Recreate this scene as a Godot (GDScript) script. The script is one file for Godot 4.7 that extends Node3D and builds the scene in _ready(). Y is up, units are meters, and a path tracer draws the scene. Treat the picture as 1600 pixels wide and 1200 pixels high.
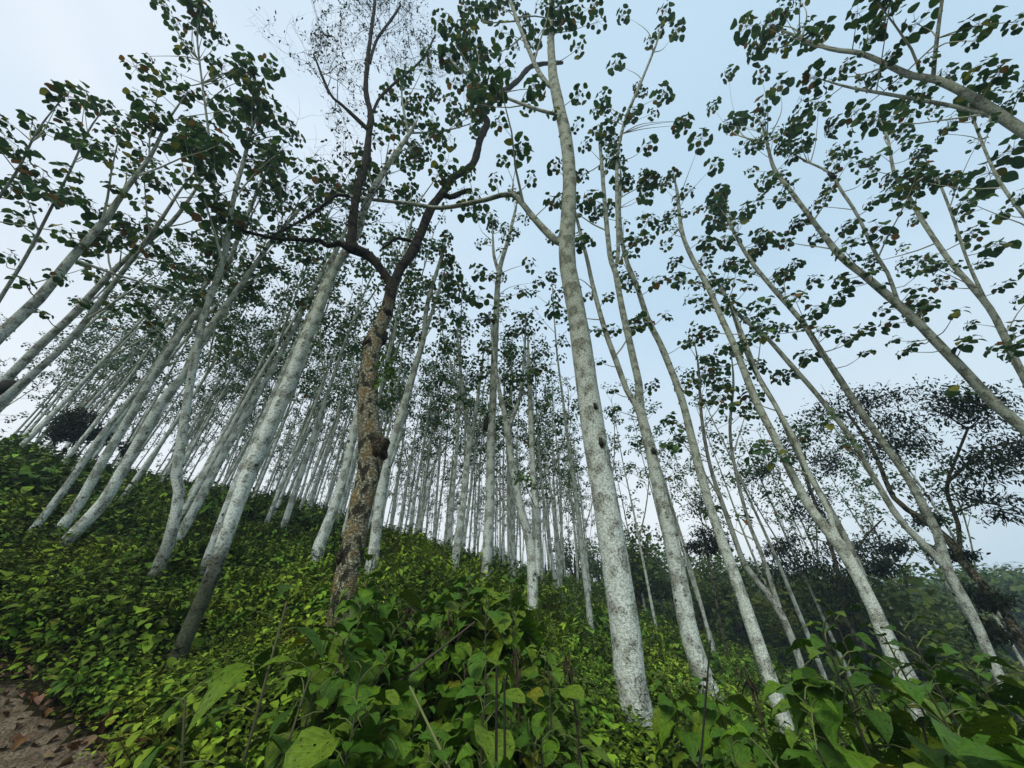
extends Node3D
# A hillside plantation of tall pale trees under an overcast sky, seen from a footpath with a wide lens tilted upwards.

const LENS := 560.0            # focal length in pixels of a 1600 x 1200 picture
const TILT := 35.0
const EYE := Vector3(0, 1.5, 0)
const UP := Vector3.UP

class Buf:
	var v := PackedVector3Array()
	var n := PackedVector3Array()
	var uv := PackedVector2Array()
	var c := PackedColorArray()
	var ix := PackedInt32Array()

	func vert(p: Vector3, nn: Vector3, u: Vector2, col: Color) -> int:
		v.append(p)
		n.append(nn)
		uv.append(u)
		c.append(col)
		return v.size() - 1

	func tri(a: int, b: int, d: int) -> void:      # counter-clockwise seen from the front
		ix.append(a)
		ix.append(d)
		ix.append(b)

	func quad(a: int, b: int, d: int, e: int) -> void:
		tri(a, b, d)
		tri(a, d, e)

	# a tapered tube through points; lump adds an uneven girth; cols are colours per ring
	func tube(pts: PackedVector3Array, rad: PackedFloat32Array, sides: int, cols: PackedColorArray, lump := 0.0, noise: FastNoiseLite = null, cap := true, v_scale := 1.0) -> void:
		var m := pts.size()
		if m < 2:
			return
		var t0 := (pts[1] - pts[0]).normalized()
		var side := t0.cross(Vector3(0.31, 0.2, 0.93)).normalized()
		var along := 0.0
		var first := v.size()
		for k in m:
			var t := (pts[mini(k + 1, m - 1)] - pts[maxi(k - 1, 0)]).normalized()
			side = (side - t * side.dot(t)).normalized()
			var other := t.cross(side)
			if k > 0:
				along += pts[k].distance_to(pts[k - 1])
			for j in sides + 1:
				var a := TAU * j / sides
				var out := side * cos(a) + other * sin(a)
				var r := rad[k]
				if lump > 0.0 and noise:
					var q := out * 0.35 + pts[k]
					r *= 1.0 + lump * noise.get_noise_3d(q.x * 3.0, q.y * 2.0, q.z * 3.0)
				vert(pts[k] + out * r, out, Vector2(float(j) / sides, along * v_scale), cols[mini(k, cols.size() - 1)])
		for k in m - 1:
			for j in sides:
				var a := first + k * (sides + 1) + j
				quad(a, a + 1, a + sides + 2, a + sides + 1)
		if cap:
			var t := (pts[m - 1] - pts[m - 2]).normalized()
			var tip := vert(pts[m - 1] + t * rad[m - 1] * 0.6, t, Vector2.ZERO, cols[cols.size() - 1])
			var ring := first + (m - 1) * (sides + 1)
			for j in sides:
				tri(ring + j, ring + j + 1, tip)

	# one leaf: folded along its midrib, drooping along its length; prof is its half width along it
	func leaf(base: Vector3, dir: Vector3, up: Vector3, length: float, width: float, droop: float, fold: float, prof: PackedFloat32Array, col: Color, wave := 0.0, half := 1, r: RandomNumberGenerator = null) -> void:
		var d := dir.normalized()
		var s := d.cross(up).normalized()
		var u := s.cross(d).normalized()
		var segs := prof.size() - 1
		var p := base
		var cols := half * 2 + 1
		var first := v.size()
		for k in segs + 1:
			var t := float(k) / segs
			var b := droop * t
			var dd := d * cos(b) - u * sin(b)
			var uu := u * cos(b) + d * sin(b)
			if k > 0:
				p += dd * length / segs
			var w := prof[k] * width
			for j in cols:
				var x := float(j - half) / half
				var f := fold * absf(x)
				var q := p + s * x * w * cos(f) + uu * absf(x) * w * sin(f)
				if wave > 0.0 and r:
					q += uu * wave * w * r.randf_range(-1, 1) * absf(x)
				var nn := (uu * cos(f) - s * signf(x) * sin(f)).normalized()
				vert(q, nn, Vector2(t, 0.5 + 0.5 * x), col)
		for k in segs:
			for j in cols - 1:
				var a := first + k * cols + j
				if prof[k + 1] < 0.001:
					tri(a, a + 1, a + cols + half - j)
				elif prof[k] < 0.001:
					tri(first + k * cols + half, a + cols + 1, a + cols)
				else:
					quad(a, a + 1, a + cols + 1, a + cols)

	func mesh() -> ArrayMesh:
		var arr := []
		arr.resize(Mesh.ARRAY_MAX)
		arr[Mesh.ARRAY_VERTEX] = v
		arr[Mesh.ARRAY_NORMAL] = n
		arr[Mesh.ARRAY_TEX_UV] = uv
		arr[Mesh.ARRAY_COLOR] = c
		arr[Mesh.ARRAY_INDEX] = ix
		var m := ArrayMesh.new()
		m.add_surface_from_arrays(Mesh.PRIMITIVE_TRIANGLES, arr)
		return m

var rng := RandomNumberGenerator.new()
var bumps := FastNoiseLite.new()
var M := {}
var names := {}
var knots: Array[Vector3] = []          # where the ground's height is known: across, ahead, height
var weights := PackedFloat64Array()
var clusters: Array[ArrayMesh] = []
var rosette_meshes: Array[ArrayMesh] = []
var bushes: Array[ArrayMesh] = []
var edge: Array[Vector2] = []           # the far edge of the path: across, ahead
var traced := []                         # tree, its foot, its lean, a stem as traced, share of its length that bears leaves
var stems_at: Array[Vector2] = []       # where trees stand
const ROUND_LEAF := [0.14, 0.43, 0.5, 0.45, 0.27, 0.0]
const ROUGH_LEAF := [0.2, 0.5, 0.4, 0.0]
const OVAL_LEAF := [0.03, 0.30, 0.43, 0.46, 0.40, 0.26, 0.0]
const HEART_LEAF := [0.20, 0.46, 0.52, 0.47, 0.36, 0.19, 0.0]
const LANCE_LEAF := [0.02, 0.16, 0.22, 0.22, 0.16, 0.08, 0.0]

func rf(a: float, b: float) -> float:
	return rng.randf_range(a, b)

# ---------------------------------------------------------------- names and labels
func numbered(called: String) -> String:
	var k: int = names.get(called, 0)
	names[called] = k + 1
	return called if k == 0 else "%s_%03d" % [called, k]

func tag(o: Node, label := "", category := "", group := "", kind := "") -> Node:
	if label: o.set_meta("label", label)
	if category: o.set_meta("category", category)
	if group: o.set_meta("group", group)
	if kind: o.set_meta("kind", kind)
	return o

func thing(called: String, at: Vector3, label: String, category: String, group := "") -> Node3D:
	var o := Node3D.new()
	o.name = numbered(called)
	add_child(o)
	o.position = at
	tag(o, label, category, group)
	return o

func part(called: String, mesh: Mesh, mat: Material, parent: Node, xf := Transform3D()) -> MeshInstance3D:
	var o := MeshInstance3D.new()
	var taken := 0
	if parent == self:
		o.name = numbered(called)
	else:
		taken = parent.get_meta("n_" + called, 0)
		parent.set_meta("n_" + called, taken + 1)
		o.name = called if taken == 0 else "%s_%03d" % [called, taken]
	o.mesh = mesh
	o.material_override = mat
	o.transform = xf
	parent.add_child(o, true)
	return o

# ---------------------------------------------------------------- places
func ray(px: float, py: float) -> Vector3:       # from the eye through a point of a 1600 x 1200 picture; depth along the axis is 1
	var a := deg_to_rad(TILT)
	var x := (px - 800.0) / LENS
	var y := (600.0 - py) / LENS
	return Vector3(x, sin(a) + cos(a) * y, -(cos(a) - sin(a) * y))

func tps(r2: float) -> float:
	return 0.0 if r2 < 1e-9 else 0.5 * r2 * log(r2)

func solve_ground() -> void:
	var m := knots.size()
	var size := m + 3
	var a: Array = []
	for i in size:
		var row := PackedFloat64Array()
		row.resize(size + 1)
		a.append(row)
	for i in m:
		var row: PackedFloat64Array = a[i]
		for j in m:
			row[j] = tps(Vector2(knots[i].x - knots[j].x, knots[i].y - knots[j].y).length_squared())
		row[i] += 1.5
		row[m] = 1.0
		row[m + 1] = knots[i].x
		row[m + 2] = knots[i].y
		row[size] = knots[i].z
		a[i] = row
		for k in 3:
			var r2: PackedFloat64Array = a[m + k]
			r2[i] = [1.0, knots[i].x, knots[i].y][k]
			a[m + k] = r2
	for i in size:
		var best := i
		for j in range(i + 1, size):
			if absf(a[j][i]) > absf(a[best][i]):
				best = j
		var swap = a[i]
		a[i] = a[best]
		a[best] = swap
		var pivot: PackedFloat64Array = a[i]
		for j in range(i + 1, size):
			var row: PackedFloat64Array = a[j]
			var f: float = row[i] / pivot[i]
			if f != 0.0:
				for k in range(i, size + 1):
					row[k] -= f * pivot[k]
				a[j] = row
	weights.resize(size)
	for i in range(size - 1, -1, -1):
		var row: PackedFloat64Array = a[i]
		var s: float = row[size]
		for j in range(i + 1, size):
			s -= row[j] * weights[j]
		weights[i] = s / row[i]

func ground(x: float, f: float) -> float:        # height of the ground; f is the distance ahead (-z)
	var r := sqrt(x * x + f * f)
	var far := smoothstep(55.0, 130.0, r)
	var h := 0.0
	if far < 1.0:
		var m := knots.size()
		h = weights[m] + weights[m + 1] * x + weights[m + 2] * f
		for i in m:
			var dx := x - knots[i].x
			var df := f - knots[i].y
			h += weights[i] * tps(dx * dx + df * df)
		h += EYE.y + 0.06 * bumps.get_noise_2d(x * 2.5, f * 2.5) * smoothstep(1.0, 6.0, r)
	return lerpf(h, -2.0 + 3.0 * bumps.get_noise_2d(x * 0.15, f * 0.15), far)

func on_ground(x: float, f: float) -> Vector3:
	return Vector3(x, ground(x, f), -f)

func hit(px: float, py: float) -> Vector3:       # where that line of sight meets the ground
	var d := ray(px, py)
	var t := 0.8
	while t < 120.0:
		var p := EYE + d * t
		if p.y < ground(p.x, -p.z):
			break
		t += 0.03 + t * 0.01
	var q := EYE + d * t
	return on_ground(q.x, -q.z)

func upright(base: Vector3, px: float, py: float, lean: float) -> Vector3:   # that line of sight meets the upright plane in which a tree at base grows
	var h := Vector3(base.x, 0, base.z).normalized()
	var nn := h * cos(deg_to_rad(lean)) + UP * sin(deg_to_rad(lean))
	var d := ray(px, py)
	return EYE + d * ((base - EYE).dot(nn) / d.dot(nn))

func depth_of(p: Vector3) -> float:
	var a := deg_to_rad(TILT)
	return (p - EYE).dot(Vector3(0, sin(a), -cos(a)))

func project(p: Vector3) -> Vector2:
	var a := deg_to_rad(TILT)
	var q := p - EYE
	var z := q.dot(Vector3(0, sin(a), -cos(a)))
	return Vector2(800 + LENS * q.x / z, 600 - LENS * q.dot(Vector3(0, cos(a), sin(a))) / z)

# radius of a stem whose outline is w pixels wide, measured across its run, at its k-th traced point; a wide lens stretches things away from the middle
func girth_in(row: Array, k: int, base: Vector3, lean: float) -> float:
	var m := row.size() / 3
	var a := maxi(k - 1, 0)
	var b := mini(k + 1, m - 1)
	var p := upright(base, row[k * 3], row[k * 3 + 1], lean)
	var axis := upright(base, row[b * 3], row[b * 3 + 1], lean) - upright(base, row[a * 3], row[a * 3 + 1], lean)
	var across := Vector2(row[b * 3] - row[a * 3], row[b * 3 + 1] - row[a * 3 + 1]).orthogonal().normalized()
	var side := axis.cross(p - EYE).normalized() * 0.02
	return row[k * 3 + 2] * 0.5 * 0.02 / maxf(absf((project(p + side) - project(p)).dot(across)), 0.05)

func off_path(x: float, f: float) -> float:      # how far beyond the path's edge
	if x < edge[0].x:
		return f - edge[0].y
	for k in edge.size() - 1:
		if x <= edge[k + 1].x:
			return f - lerpf(edge[k].y, edge[k + 1].y, (x - edge[k].x) / (edge[k + 1].x - edge[k].x))
	return f - edge[edge.size() - 1].y

# ---------------------------------------------------------------- curves
func spline(pts: PackedVector3Array, rad: PackedFloat32Array, step: float) -> Array:
	var p := PackedVector3Array()
	var r := PackedFloat32Array()
	var m := pts.size()
	for k in m - 1:
		var a := pts[maxi(k - 1, 0)]
		var b := pts[k]
		var c := pts[k + 1]
		var d := pts[mini(k + 2, m - 1)]
		var cuts := clampi(int(b.distance_to(c) / step), 1, 10)
		for j in cuts:
			var t := float(j) / cuts
			p.append(b.cubic_interpolate(c, a, d, t) if m > 2 else b.lerp(c, t))
			r.append(lerpf(rad[k], rad[k + 1], t))
	p.append(pts[m - 1])
	r.append(rad[m - 1])
	return [p, r]

func at_fraction(pts: PackedVector3Array, rad: PackedFloat32Array, s: float) -> Array:
	var total := 0.0
	for k in pts.size() - 1:
		total += pts[k].distance_to(pts[k + 1])
	var want := s * total
	for k in pts.size() - 1:
		var l := pts[k].distance_to(pts[k + 1])
		if want <= l or k == pts.size() - 2:
			var t := clampf(want / maxf(l, 1e-5), 0.0, 1.0)
			return [pts[k].lerp(pts[k + 1], t), (pts[k + 1] - pts[k]).normalized(), lerpf(rad[k], rad[k + 1], t)]
		want -= l
	return [pts[0], UP, rad[0]]

func turned(y: Vector3, spin: float, size: float, at: Vector3) -> Transform3D:
	var yy := y.normalized()
	var x := yy.cross(Vector3(0.3, 0.1, 0.95)).normalized()
	return Transform3D(Basis(x, yy, x.cross(yy)) * Basis(UP, spin) * Basis.from_scale(Vector3.ONE * size), at)

# ---------------------------------------------------------------- materials
func noise_bytes(size: int, freq: float, kind: int, octaves: int, seed_: int, stretch := 1.0) -> PackedByteArray:
	var nz := FastNoiseLite.new()
	nz.noise_type = kind
	nz.seed = seed_
	nz.frequency = freq
	nz.fractal_octaves = octaves
	var im: Image = nz.get_seamless_image(size, int(size * stretch))
	if stretch != 1.0:
		im.resize(size, size, Image.INTERPOLATE_BILINEAR)
	im.convert(Image.FORMAT_L8)
	return im.get_data()

func mat(rough: float, backlight := Color.BLACK, specular := 0.5) -> StandardMaterial3D:
	var m := StandardMaterial3D.new()
	m.vertex_color_use_as_albedo = true
	m.roughness = rough
	m.metallic_specular = specular
	m.cull_mode = BaseMaterial3D.CULL_DISABLED
	if backlight != Color.BLACK:
		m.backlight_enabled = true
		m.backlight = backlight
	return m

func bark(pale: bool) -> StandardMaterial3D:
	var size := 512
	var fine := noise_bytes(size, 0.055 if pale else 0.035, FastNoiseLite.TYPE_SIMPLEX_SMOOTH, 5, 11 if pale else 12)
	var patch := noise_bytes(size, 0.007, FastNoiseLite.TYPE_SIMPLEX_SMOOTH, 3, 21)
	var speck := noise_bytes(size, 0.075, FastNoiseLite.TYPE_SIMPLEX, 2, 31, 2.0)
	var rings := noise_bytes(size, 0.02, FastNoiseLite.TYPE_SIMPLEX, 4, 41, 5.0)
	var col := PackedByteArray()
	var hgt := PackedByteArray()
	col.resize(size * size * 3)
	hgt.resize(size * size)
	for i in size * size:
		var a := fine[i] / 255.0
		var b := patch[i] / 255.0
		var s := speck[i] / 255.0
		var g := rings[i] / 255.0
		var shade: Color
		if pale:
			# whitish lichen crust over greenish grey bark, flaking into darker blotches where the patch noise is high
			var rough := smoothstep(0.40, 0.72, b)
			shade = Color(0.85, 0.875, 0.85).lerp(Color(0.68, 0.72, 0.68), smoothstep(0.35, 0.7, a) * 0.8)
			shade = shade.lerp(Color(0.60, 0.605, 0.56), rough * 0.85)
			var dark := smoothstep(0.54, 0.66, a) * (0.10 + 0.75 * rough) + smoothstep(0.70, 0.80, s) * 0.5
			shade = shade.lerp(Color(0.29, 0.315, 0.305), clampf(dark, 0.0, 0.85))
			shade = shade.lerp(Color(0.45, 0.45, 0.40), smoothstep(0.68, 0.82, g) * 0.5)
			hgt[i] = int(clampf(0.6 + 0.3 * (g - 0.5) - 0.5 * dark + 0.2 * (s - 0.5), 0, 1) * 255)
		else:
			shade = Color(0.46, 0.44, 0.38).lerp(Color(0.76, 0.75, 0.68), smoothstep(0.35, 0.7, a))
			shade = shade.lerp(Color(0.52, 0.42, 0.25), smoothstep(0.55, 0.75, b) * 0.6)
			shade = shade.lerp(Color(0.33, 0.36, 0.12), smoothstep(0.58, 0.3, b) * smoothstep(0.4, 0.7, g) * 0.7)
			shade = shade.lerp(Color(0.13, 0.12, 0.10), smoothstep(0.40, 0.26, b) * 0.75)
			shade = shade.lerp(Color(0.10, 0.085, 0.07), clampf(smoothstep(0.62, 0.76, s) * 0.8 + smoothstep(0.62, 0.8, g) * 0.6, 0, 0.9))
			hgt[i] = int(clampf(0.5 + 0.7 * (a - 0.5) + 0.6 * (g - 0.5) - 0.4 * smoothstep(0.58, 0.72, s), 0, 1) * 255)
		col[i * 3] = int(shade.r * 255)
		col[i * 3 + 1] = int(shade.g * 255)
		col[i * 3 + 2] = int(shade.b * 255)
	var m := mat(0.92, Color.BLACK, 0.3)
	m.albedo_texture = ImageTexture.create_from_image(Image.create_from_data(size, size, false, Image.FORMAT_RGB8, col))
	m.heightmap_enabled = true
	m.heightmap_texture = ImageTexture.create_from_image(Image.create_from_data(size, size, false, Image.FORMAT_L8, hgt))
	m.heightmap_scale = 0.9 if pale else 2.4
	m.uv1_triplanar = true
	m.uv1_world_triplanar = true
	m.uv1_triplanar_sharpness = 5.0
	m.uv1_scale = Vector3(0.9, 0.8, 0.9) if pale else Vector3(1.2, 0.9, 1.2)
	return m

func leaf_blade() -> StandardMaterial3D:         # a broad leaf's blade: veins, blotches, a little gloss
	var size := 256
	var blot := noise_bytes(size, 0.02, FastNoiseLite.TYPE_SIMPLEX_SMOOTH, 4, 51)
	var nibble := noise_bytes(size, 0.03, FastNoiseLite.TYPE_SIMPLEX_SMOOTH, 2, 77)
	var col := PackedByteArray()
	var hgt := PackedByteArray()
	col.resize(size * size * 4)
	hgt.resize(size * size)
	for y in size:
		for x in size:
			var i := y * size + x
			var t := x / 255.0
			var w := absf(y / 255.0 - 0.5) * 2.0
			var mid := 1.0 - smoothstep(0.015, 0.05, w)
			var ph := fposmod((t - w * 0.28) * 8.0, 1.0)
			var vein := 1.0 - smoothstep(0.03, 0.10, minf(ph, 1.0 - ph))
			var fine := fposmod((t * 2.0 + w * 1.4) * 22.0, 1.0)
			var k := maxf(mid, vein * 0.75)
			var b := blot[i] / 255.0
			var g := 0.72 + 0.26 * (b - 0.3) + 0.05 * fine
			var shade := Color(g, g, g).lerp(Color(1.0, 1.0, 0.86), k * 0.5)
			var nib := nibble[i] / 255.0            # insect holes with a brown rim
			shade = shade.lerp(Color(0.55, 0.42, 0.22), maxf(smoothstep(0.82, 0.90, b) * 0.7, smoothstep(0.75, 0.80, nib)))
			col[i * 4] = int(clampf(shade.r, 0, 1) * 255)
			col[i * 4 + 1] = int(clampf(shade.g, 0, 1) * 255)
			col[i * 4 + 2] = int(clampf(shade.b, 0, 1) * 255)
			col[i * 4 + 3] = 0 if nib > 0.81 and mid < 0.5 else 255
			hgt[i] = int(clampf(0.5 - 0.35 * k + 0.4 * sin(ph * PI) + 0.1 * (b - 0.5), 0, 1) * 255)
	var m := mat(0.5, Color(0.5, 0.5, 0.5), 0.27)
	m.transparency = BaseMaterial3D.TRANSPARENCY_ALPHA_SCISSOR
	m.alpha_scissor_threshold = 0.5
	m.albedo_texture = ImageTexture.create_from_image(Image.create_from_data(size, size, false, Image.FORMAT_RGBA8, col))
	m.heightmap_enabled = true
	m.heightmap_texture = ImageTexture.create_from_image(Image.create_from_data(size, size, false, Image.FORMAT_L8, hgt))
	m.heightmap_scale = 0.25
	return m

func soil(a: Color, b: Color, c: Color, scale: float, relief: float) -> StandardMaterial3D:
	var size := 512
	var fine := noise_bytes(size, 0.05, FastNoiseLite.TYPE_SIMPLEX_SMOOTH, 5, 61)
	var patch := noise_bytes(size, 0.01, FastNoiseLite.TYPE_SIMPLEX_SMOOTH, 4, 71)
	var crumbs := noise_bytes(size, 0.08, FastNoiseLite.TYPE_CELLULAR, 2, 81)
	var col := PackedByteArray()
	var hgt := PackedByteArray()
	col.resize(size * size * 3)
	hgt.resize(size * size)
	for i in size * size:
		var f := fine[i] / 255.0
		var p := patch[i] / 255.0
		var k := crumbs[i] / 255.0
		var shade := a.lerp(b, smoothstep(0.3, 0.7, p)).lerp(c, smoothstep(0.55, 0.75, f) * 0.6) * (0.75 + 0.4 * k)
		col[i * 3] = int(clampf(shade.r, 0, 1) * 255)
		col[i * 3 + 1] = int(clampf(shade.g, 0, 1) * 255)
		col[i * 3 + 2] = int(clampf(shade.b, 0, 1) * 255)
		hgt[i] = int(clampf(0.5 + 0.5 * (f - 0.5) + 0.5 * (k - 0.5), 0, 1) * 255)
	var m := StandardMaterial3D.new()
	m.roughness = 0.95
	m.metallic_specular = 0.2
	m.albedo_texture = ImageTexture.create_from_image(Image.create_from_data(size, size, false, Image.FORMAT_RGB8, col))
	m.heightmap_enabled = true
	m.heightmap_texture = ImageTexture.create_from_image(Image.create_from_data(size, size, false, Image.FORMAT_L8, hgt))
	m.heightmap_scale = relief
	m.uv1_triplanar = true
	m.uv1_world_triplanar = true
	m.uv1_scale = Vector3.ONE * scale
	return m

func sky_texture() -> ImageTexture:
	var w := 512
	var h := 256
	var im := Image.create(w, h, false, Image.FORMAT_RGBAF)
	var nz := FastNoiseLite.new()
	nz.seed = 5
	nz.frequency = 1.0
	nz.fractal_octaves = 4
	var low := Color8(246, 251, 253).srgb_to_linear()
	var middle := Color8(219, 231, 243).srgb_to_linear()
	var high_left := Color8(209, 226, 241).srgb_to_linear()
	var high_right := Color8(186, 213, 233).srgb_to_linear()
	for y in h:
		var el := (0.5 - (y + 0.5) / h) * PI
		for x in w:
			var az := (0.5 - (x + 0.5) / w) * TAU
			var d := Vector3(sin(az) * cos(el), sin(el), -cos(az) * cos(el))
			var e := maxf(rad_to_deg(el), 0.0)
			var east := smoothstep(-0.7, 0.5, d.x)
			var c := low.lerp(middle, smoothstep(4.0, 38.0, e)).lerp(high_left.lerp(high_right, east), smoothstep(lerpf(30.0, 8.0, east), lerpf(62.0, 46.0, east), e))
			c = c.lerp(Color8(199, 221, 234).srgb_to_linear(), smoothstep(0.45, 0.85, d.x) * (1.0 - smoothstep(15.0, 40.0, e)) * 0.8)
			var q := d / (0.35 + absf(d.y))
			var cloud := nz.get_noise_3d(q.x * 1.3, d.y * 2.0, q.z * 1.3)
			c = c.lerp(Color8(238, 240, 246).srgb_to_linear(), clampf(smoothstep(0.05, 0.5, cloud) * (0.42 - 0.40 * east), 0, 1))
			c = c * (1.0 + 0.05 * cloud)
			im.set_pixel(x, y, Color(c.r, c.g, c.b, 1))
	return ImageTexture.create_from_image(im)

# ---------------------------------------------------------------- leaves of the tall trees
func leaf_tint(bright := 1.0) -> Color:
	var k := rng.randf()
	var c := Color(0.034, 0.082, 0.024)
	if k > 0.975:
		c = Color(0.16, 0.085, 0.02)
	elif k > 0.93:
		c = Color(0.14, 0.15, 0.02)
	elif k > 0.6:
		c = Color(0.055, 0.115, 0.024)
	c = c * rf(0.75, 1.3) * bright
	c.a = 1.0
	return c

func add_cluster(b: Buf, xf: Transform3D, leaves: int, prof: PackedFloat32Array, stalk: bool) -> void:
	var woody := Color(0.09, 0.10, 0.05)
	for k in leaves:
		var az := TAU * k * 0.382 + rf(-0.35, 0.35)
		var level := float(k) / leaves
		var el := lerpf(-0.15, 0.7, level) + rf(-0.2, 0.2)
		var out := Vector3(cos(az) * cos(el), sin(el), sin(az) * cos(el))
		var from := Vector3(0, lerpf(-0.12, 0.03, level), 0)
		var reach := rf(0.08, 0.20) * lerpf(1.1, 0.7, level)
		var to := from + out * reach
		if stalk:
			b.tube(PackedVector3Array([xf * from, xf * to]), PackedFloat32Array([0.0035, 0.0025]), 3, PackedColorArray([woody]), 0.0, null, false)
		var dir := Vector3(cos(az + rf(-0.35, 0.35)), rf(-0.5, 0.1), sin(az + rf(-0.35, 0.35)))
		var size := rf(0.115, 0.185) * lerpf(1.05, 0.7, level)
		b.leaf(xf * to, xf.basis * dir, (xf.basis * (Vector3(0, 1, 0) + Vector3(rf(-0.3, 0.3), 0, rf(-0.3, 0.3)))).normalized(), size, size * rf(0.88, 1.05), rf(0.3, 1.1), rf(0.05, 0.4), prof, leaf_tint(), 0.18, 1, rng)

func make_clusters() -> void:
	for k in 8:
		var b := Buf.new()
		add_cluster(b, Transform3D(), [10, 9, 12, 11, 13, 14, 8, 15][k], PackedFloat32Array(ROUND_LEAF), true)
		clusters.append(b.mesh())
	# wide rosettes: an open ring of overlapping round leaves on spreading stalks
	for k in 9:
		var b := Buf.new()
		var leaves: int = [9, 11, 13, 10, 12, 14, 8, 12, 15][k]
		for i in leaves:
			var inner := i % 3 == 2
			var az := TAU * i / leaves + rf(-0.25, 0.25)
			var from := Vector3(0, rf(-0.10, 0.02), 0)
			var reach := rf(0.02, 0.08) if inner else rf(0.10, 0.19)
			var to := from + Vector3(cos(az) * reach, rf(0.0, 0.06), sin(az) * reach)
			b.tube(PackedVector3Array([from, to]), PackedFloat32Array([0.0035, 0.0025]), 3, PackedColorArray([Color(0.10, 0.11, 0.05)]), 0.0, null, false)
			var l := rf(0.10, 0.14) if inner else rf(0.13, 0.19)
			b.leaf(to, Vector3(cos(az + rf(-0.3, 0.3)), rf(-0.75, -0.05), sin(az + rf(-0.3, 0.3))), (UP + Vector3(rf(-0.25, 0.25), 0, rf(-0.25, 0.25))).normalized(), l, l * rf(0.92, 1.1), rf(0.2, 1.0), rf(0.05, 0.35), PackedFloat32Array(ROUND_LEAF), leaf_tint(), 0.16, 1, rng)
		rosette_meshes.append(b.mesh())

# ---------------------------------------------------------------- tall pale trees traced one by one
func trunk_tint(height: float, moss: float, whiteness: float) -> Color:
	# a whiter crust of lichen low on the stem, greener and browner bark higher up
	var c := Color(0.95, 0.98, 0.97).lerp(Color(0.50, 0.52, 0.43), smoothstep(1.0, 7.0, height) * 0.95)
	c = c * whiteness
	c = c.lerp(Color(0.055, 0.062, 0.025), clampf(minf(moss, 0.95) * smoothstep(0.5 + moss, 0.1 + 0.85 * moss, height), 0, 1))
	c.a = 1.0
	return c

# stems: rows of x, y, width in the picture; the first starts at the ground
func tall_tree(label: String, base: Vector3, lean: float, stems: Array, crown: Dictionary, group := "") -> Node3D:
	var o := thing("plantation_tree", base, label, "tree", group)
	stems_at.append(Vector2(base.x, -base.z))
	var moss: float = crown.get("moss", 0.2)
	var white: float = crown.get("white", 1.0)
	var trunk := Buf.new()
	var shape := []
	for n in stems.size():
		var row: Array = stems[n]
		var pts := PackedVector3Array()
		var rad := PackedFloat32Array()
		for k in row.size() / 3:
			var p := upright(base, row[k * 3], row[k * 3 + 1], lean)
			var r := girth_in(row, k, base, lean)
			if k == 0 and n == 0:
				pts.append(base - UP * 0.3)
				rad.append(r * 1.6)
				if k == 0 and p.y - base.y > 0.5:
					pts.append(base.lerp(p, 0.18))
					rad.append(r * 1.18)
				if p.y - base.y < 0.1:
					continue
			pts.append(p)
			rad.append(r)
		var more: float = crown.get("tip", 1.2)
		var last := (pts[pts.size() - 1] - pts[pts.size() - 2]).normalized()
		pts.append(pts[pts.size() - 1] + (last + UP * 0.4).normalized() * more)
		rad.append(minf(0.012, rad[rad.size() - 1] * 0.6))
		var s := spline(pts, rad, 0.28)
		var local := PackedVector3Array()
		var cols := PackedColorArray()
		for p in s[0]:
			local.append(p - base)
			cols.append(trunk_tint(p.y - base.y, moss, white))
		trunk.tube(local, s[1], 16 if s[1][1] > 0.06 else 10, cols, 0.14, bumps, true, 1.0)
		shape.append([local, s[1], cols])
	part("trunk", trunk.mesh(), M.pale_bark, o)
	for k in 7:
		var at := at_fraction(shape[0][0], shape[0][1], rf(0.08, 0.62))
		if at[2] < 0.045:
			continue
		var az := rf(0, TAU)
		var sl := Buf.new()
		lump(sl, at[0] + Vector3(cos(az), 0, sin(az)) * at[2] * 0.99, Vector3(0.30, rf(0.16, 0.42), 0.30) * minf(at[2], 0.1), Color(0.20, 0.19, 0.165) * rf(0.5, 1.4), 7, 0.5)
		part("branch_scar", sl.mesh(), M.pale_bark, o)
	for sc in crown.get("scars", []):              # x, y, half width and half height in the picture: dark knot holes with a raised rim
		var c := upright(base, sc[0], sc[1], lean)
		var k := depth_of(c) / LENS
		c += (EYE - c).normalized() * sc[4] * k - base
		var hole := Buf.new()
		lump(hole, c, Vector3(sc[2], sc[3], sc[2] * 0.6) * k, Color(0.035, 0.032, 0.028), 9, 0.4)
		var kn := part("knot_hole" if sc.size() < 6 else sc[5], hole.mesh(), M.plain_dark, o)
		if sc.size() < 6:
			var rim := Buf.new()
			lump(rim, c - (EYE - base - c).normalized() * k * 2.5, Vector3(sc[2] * 1.7, sc[3] * 1.35, sc[2] * 0.9) * k, Color(0.45, 0.44, 0.38), 9, 0.3)
			part("rim", rim.mesh(), M.pale_bark, kn)
	for n in stems.size():
		traced.append([o, base, lean, stems[n]])
	for n in shape.size():
		var count := int(crown.get("branches", 12) * crown.get("own", 0.55))
		if n > 0:
			count = int(count * 0.6)
		grow_branches(o, shape[n][0], shape[n][1], (crown.get("from", 0.5) - 0.06) if n == 0 else 0.2, count, crown.get("reach", 1.5) * 1.55, crown.get("size", 1.0) * 1.18)
	return o

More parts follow.
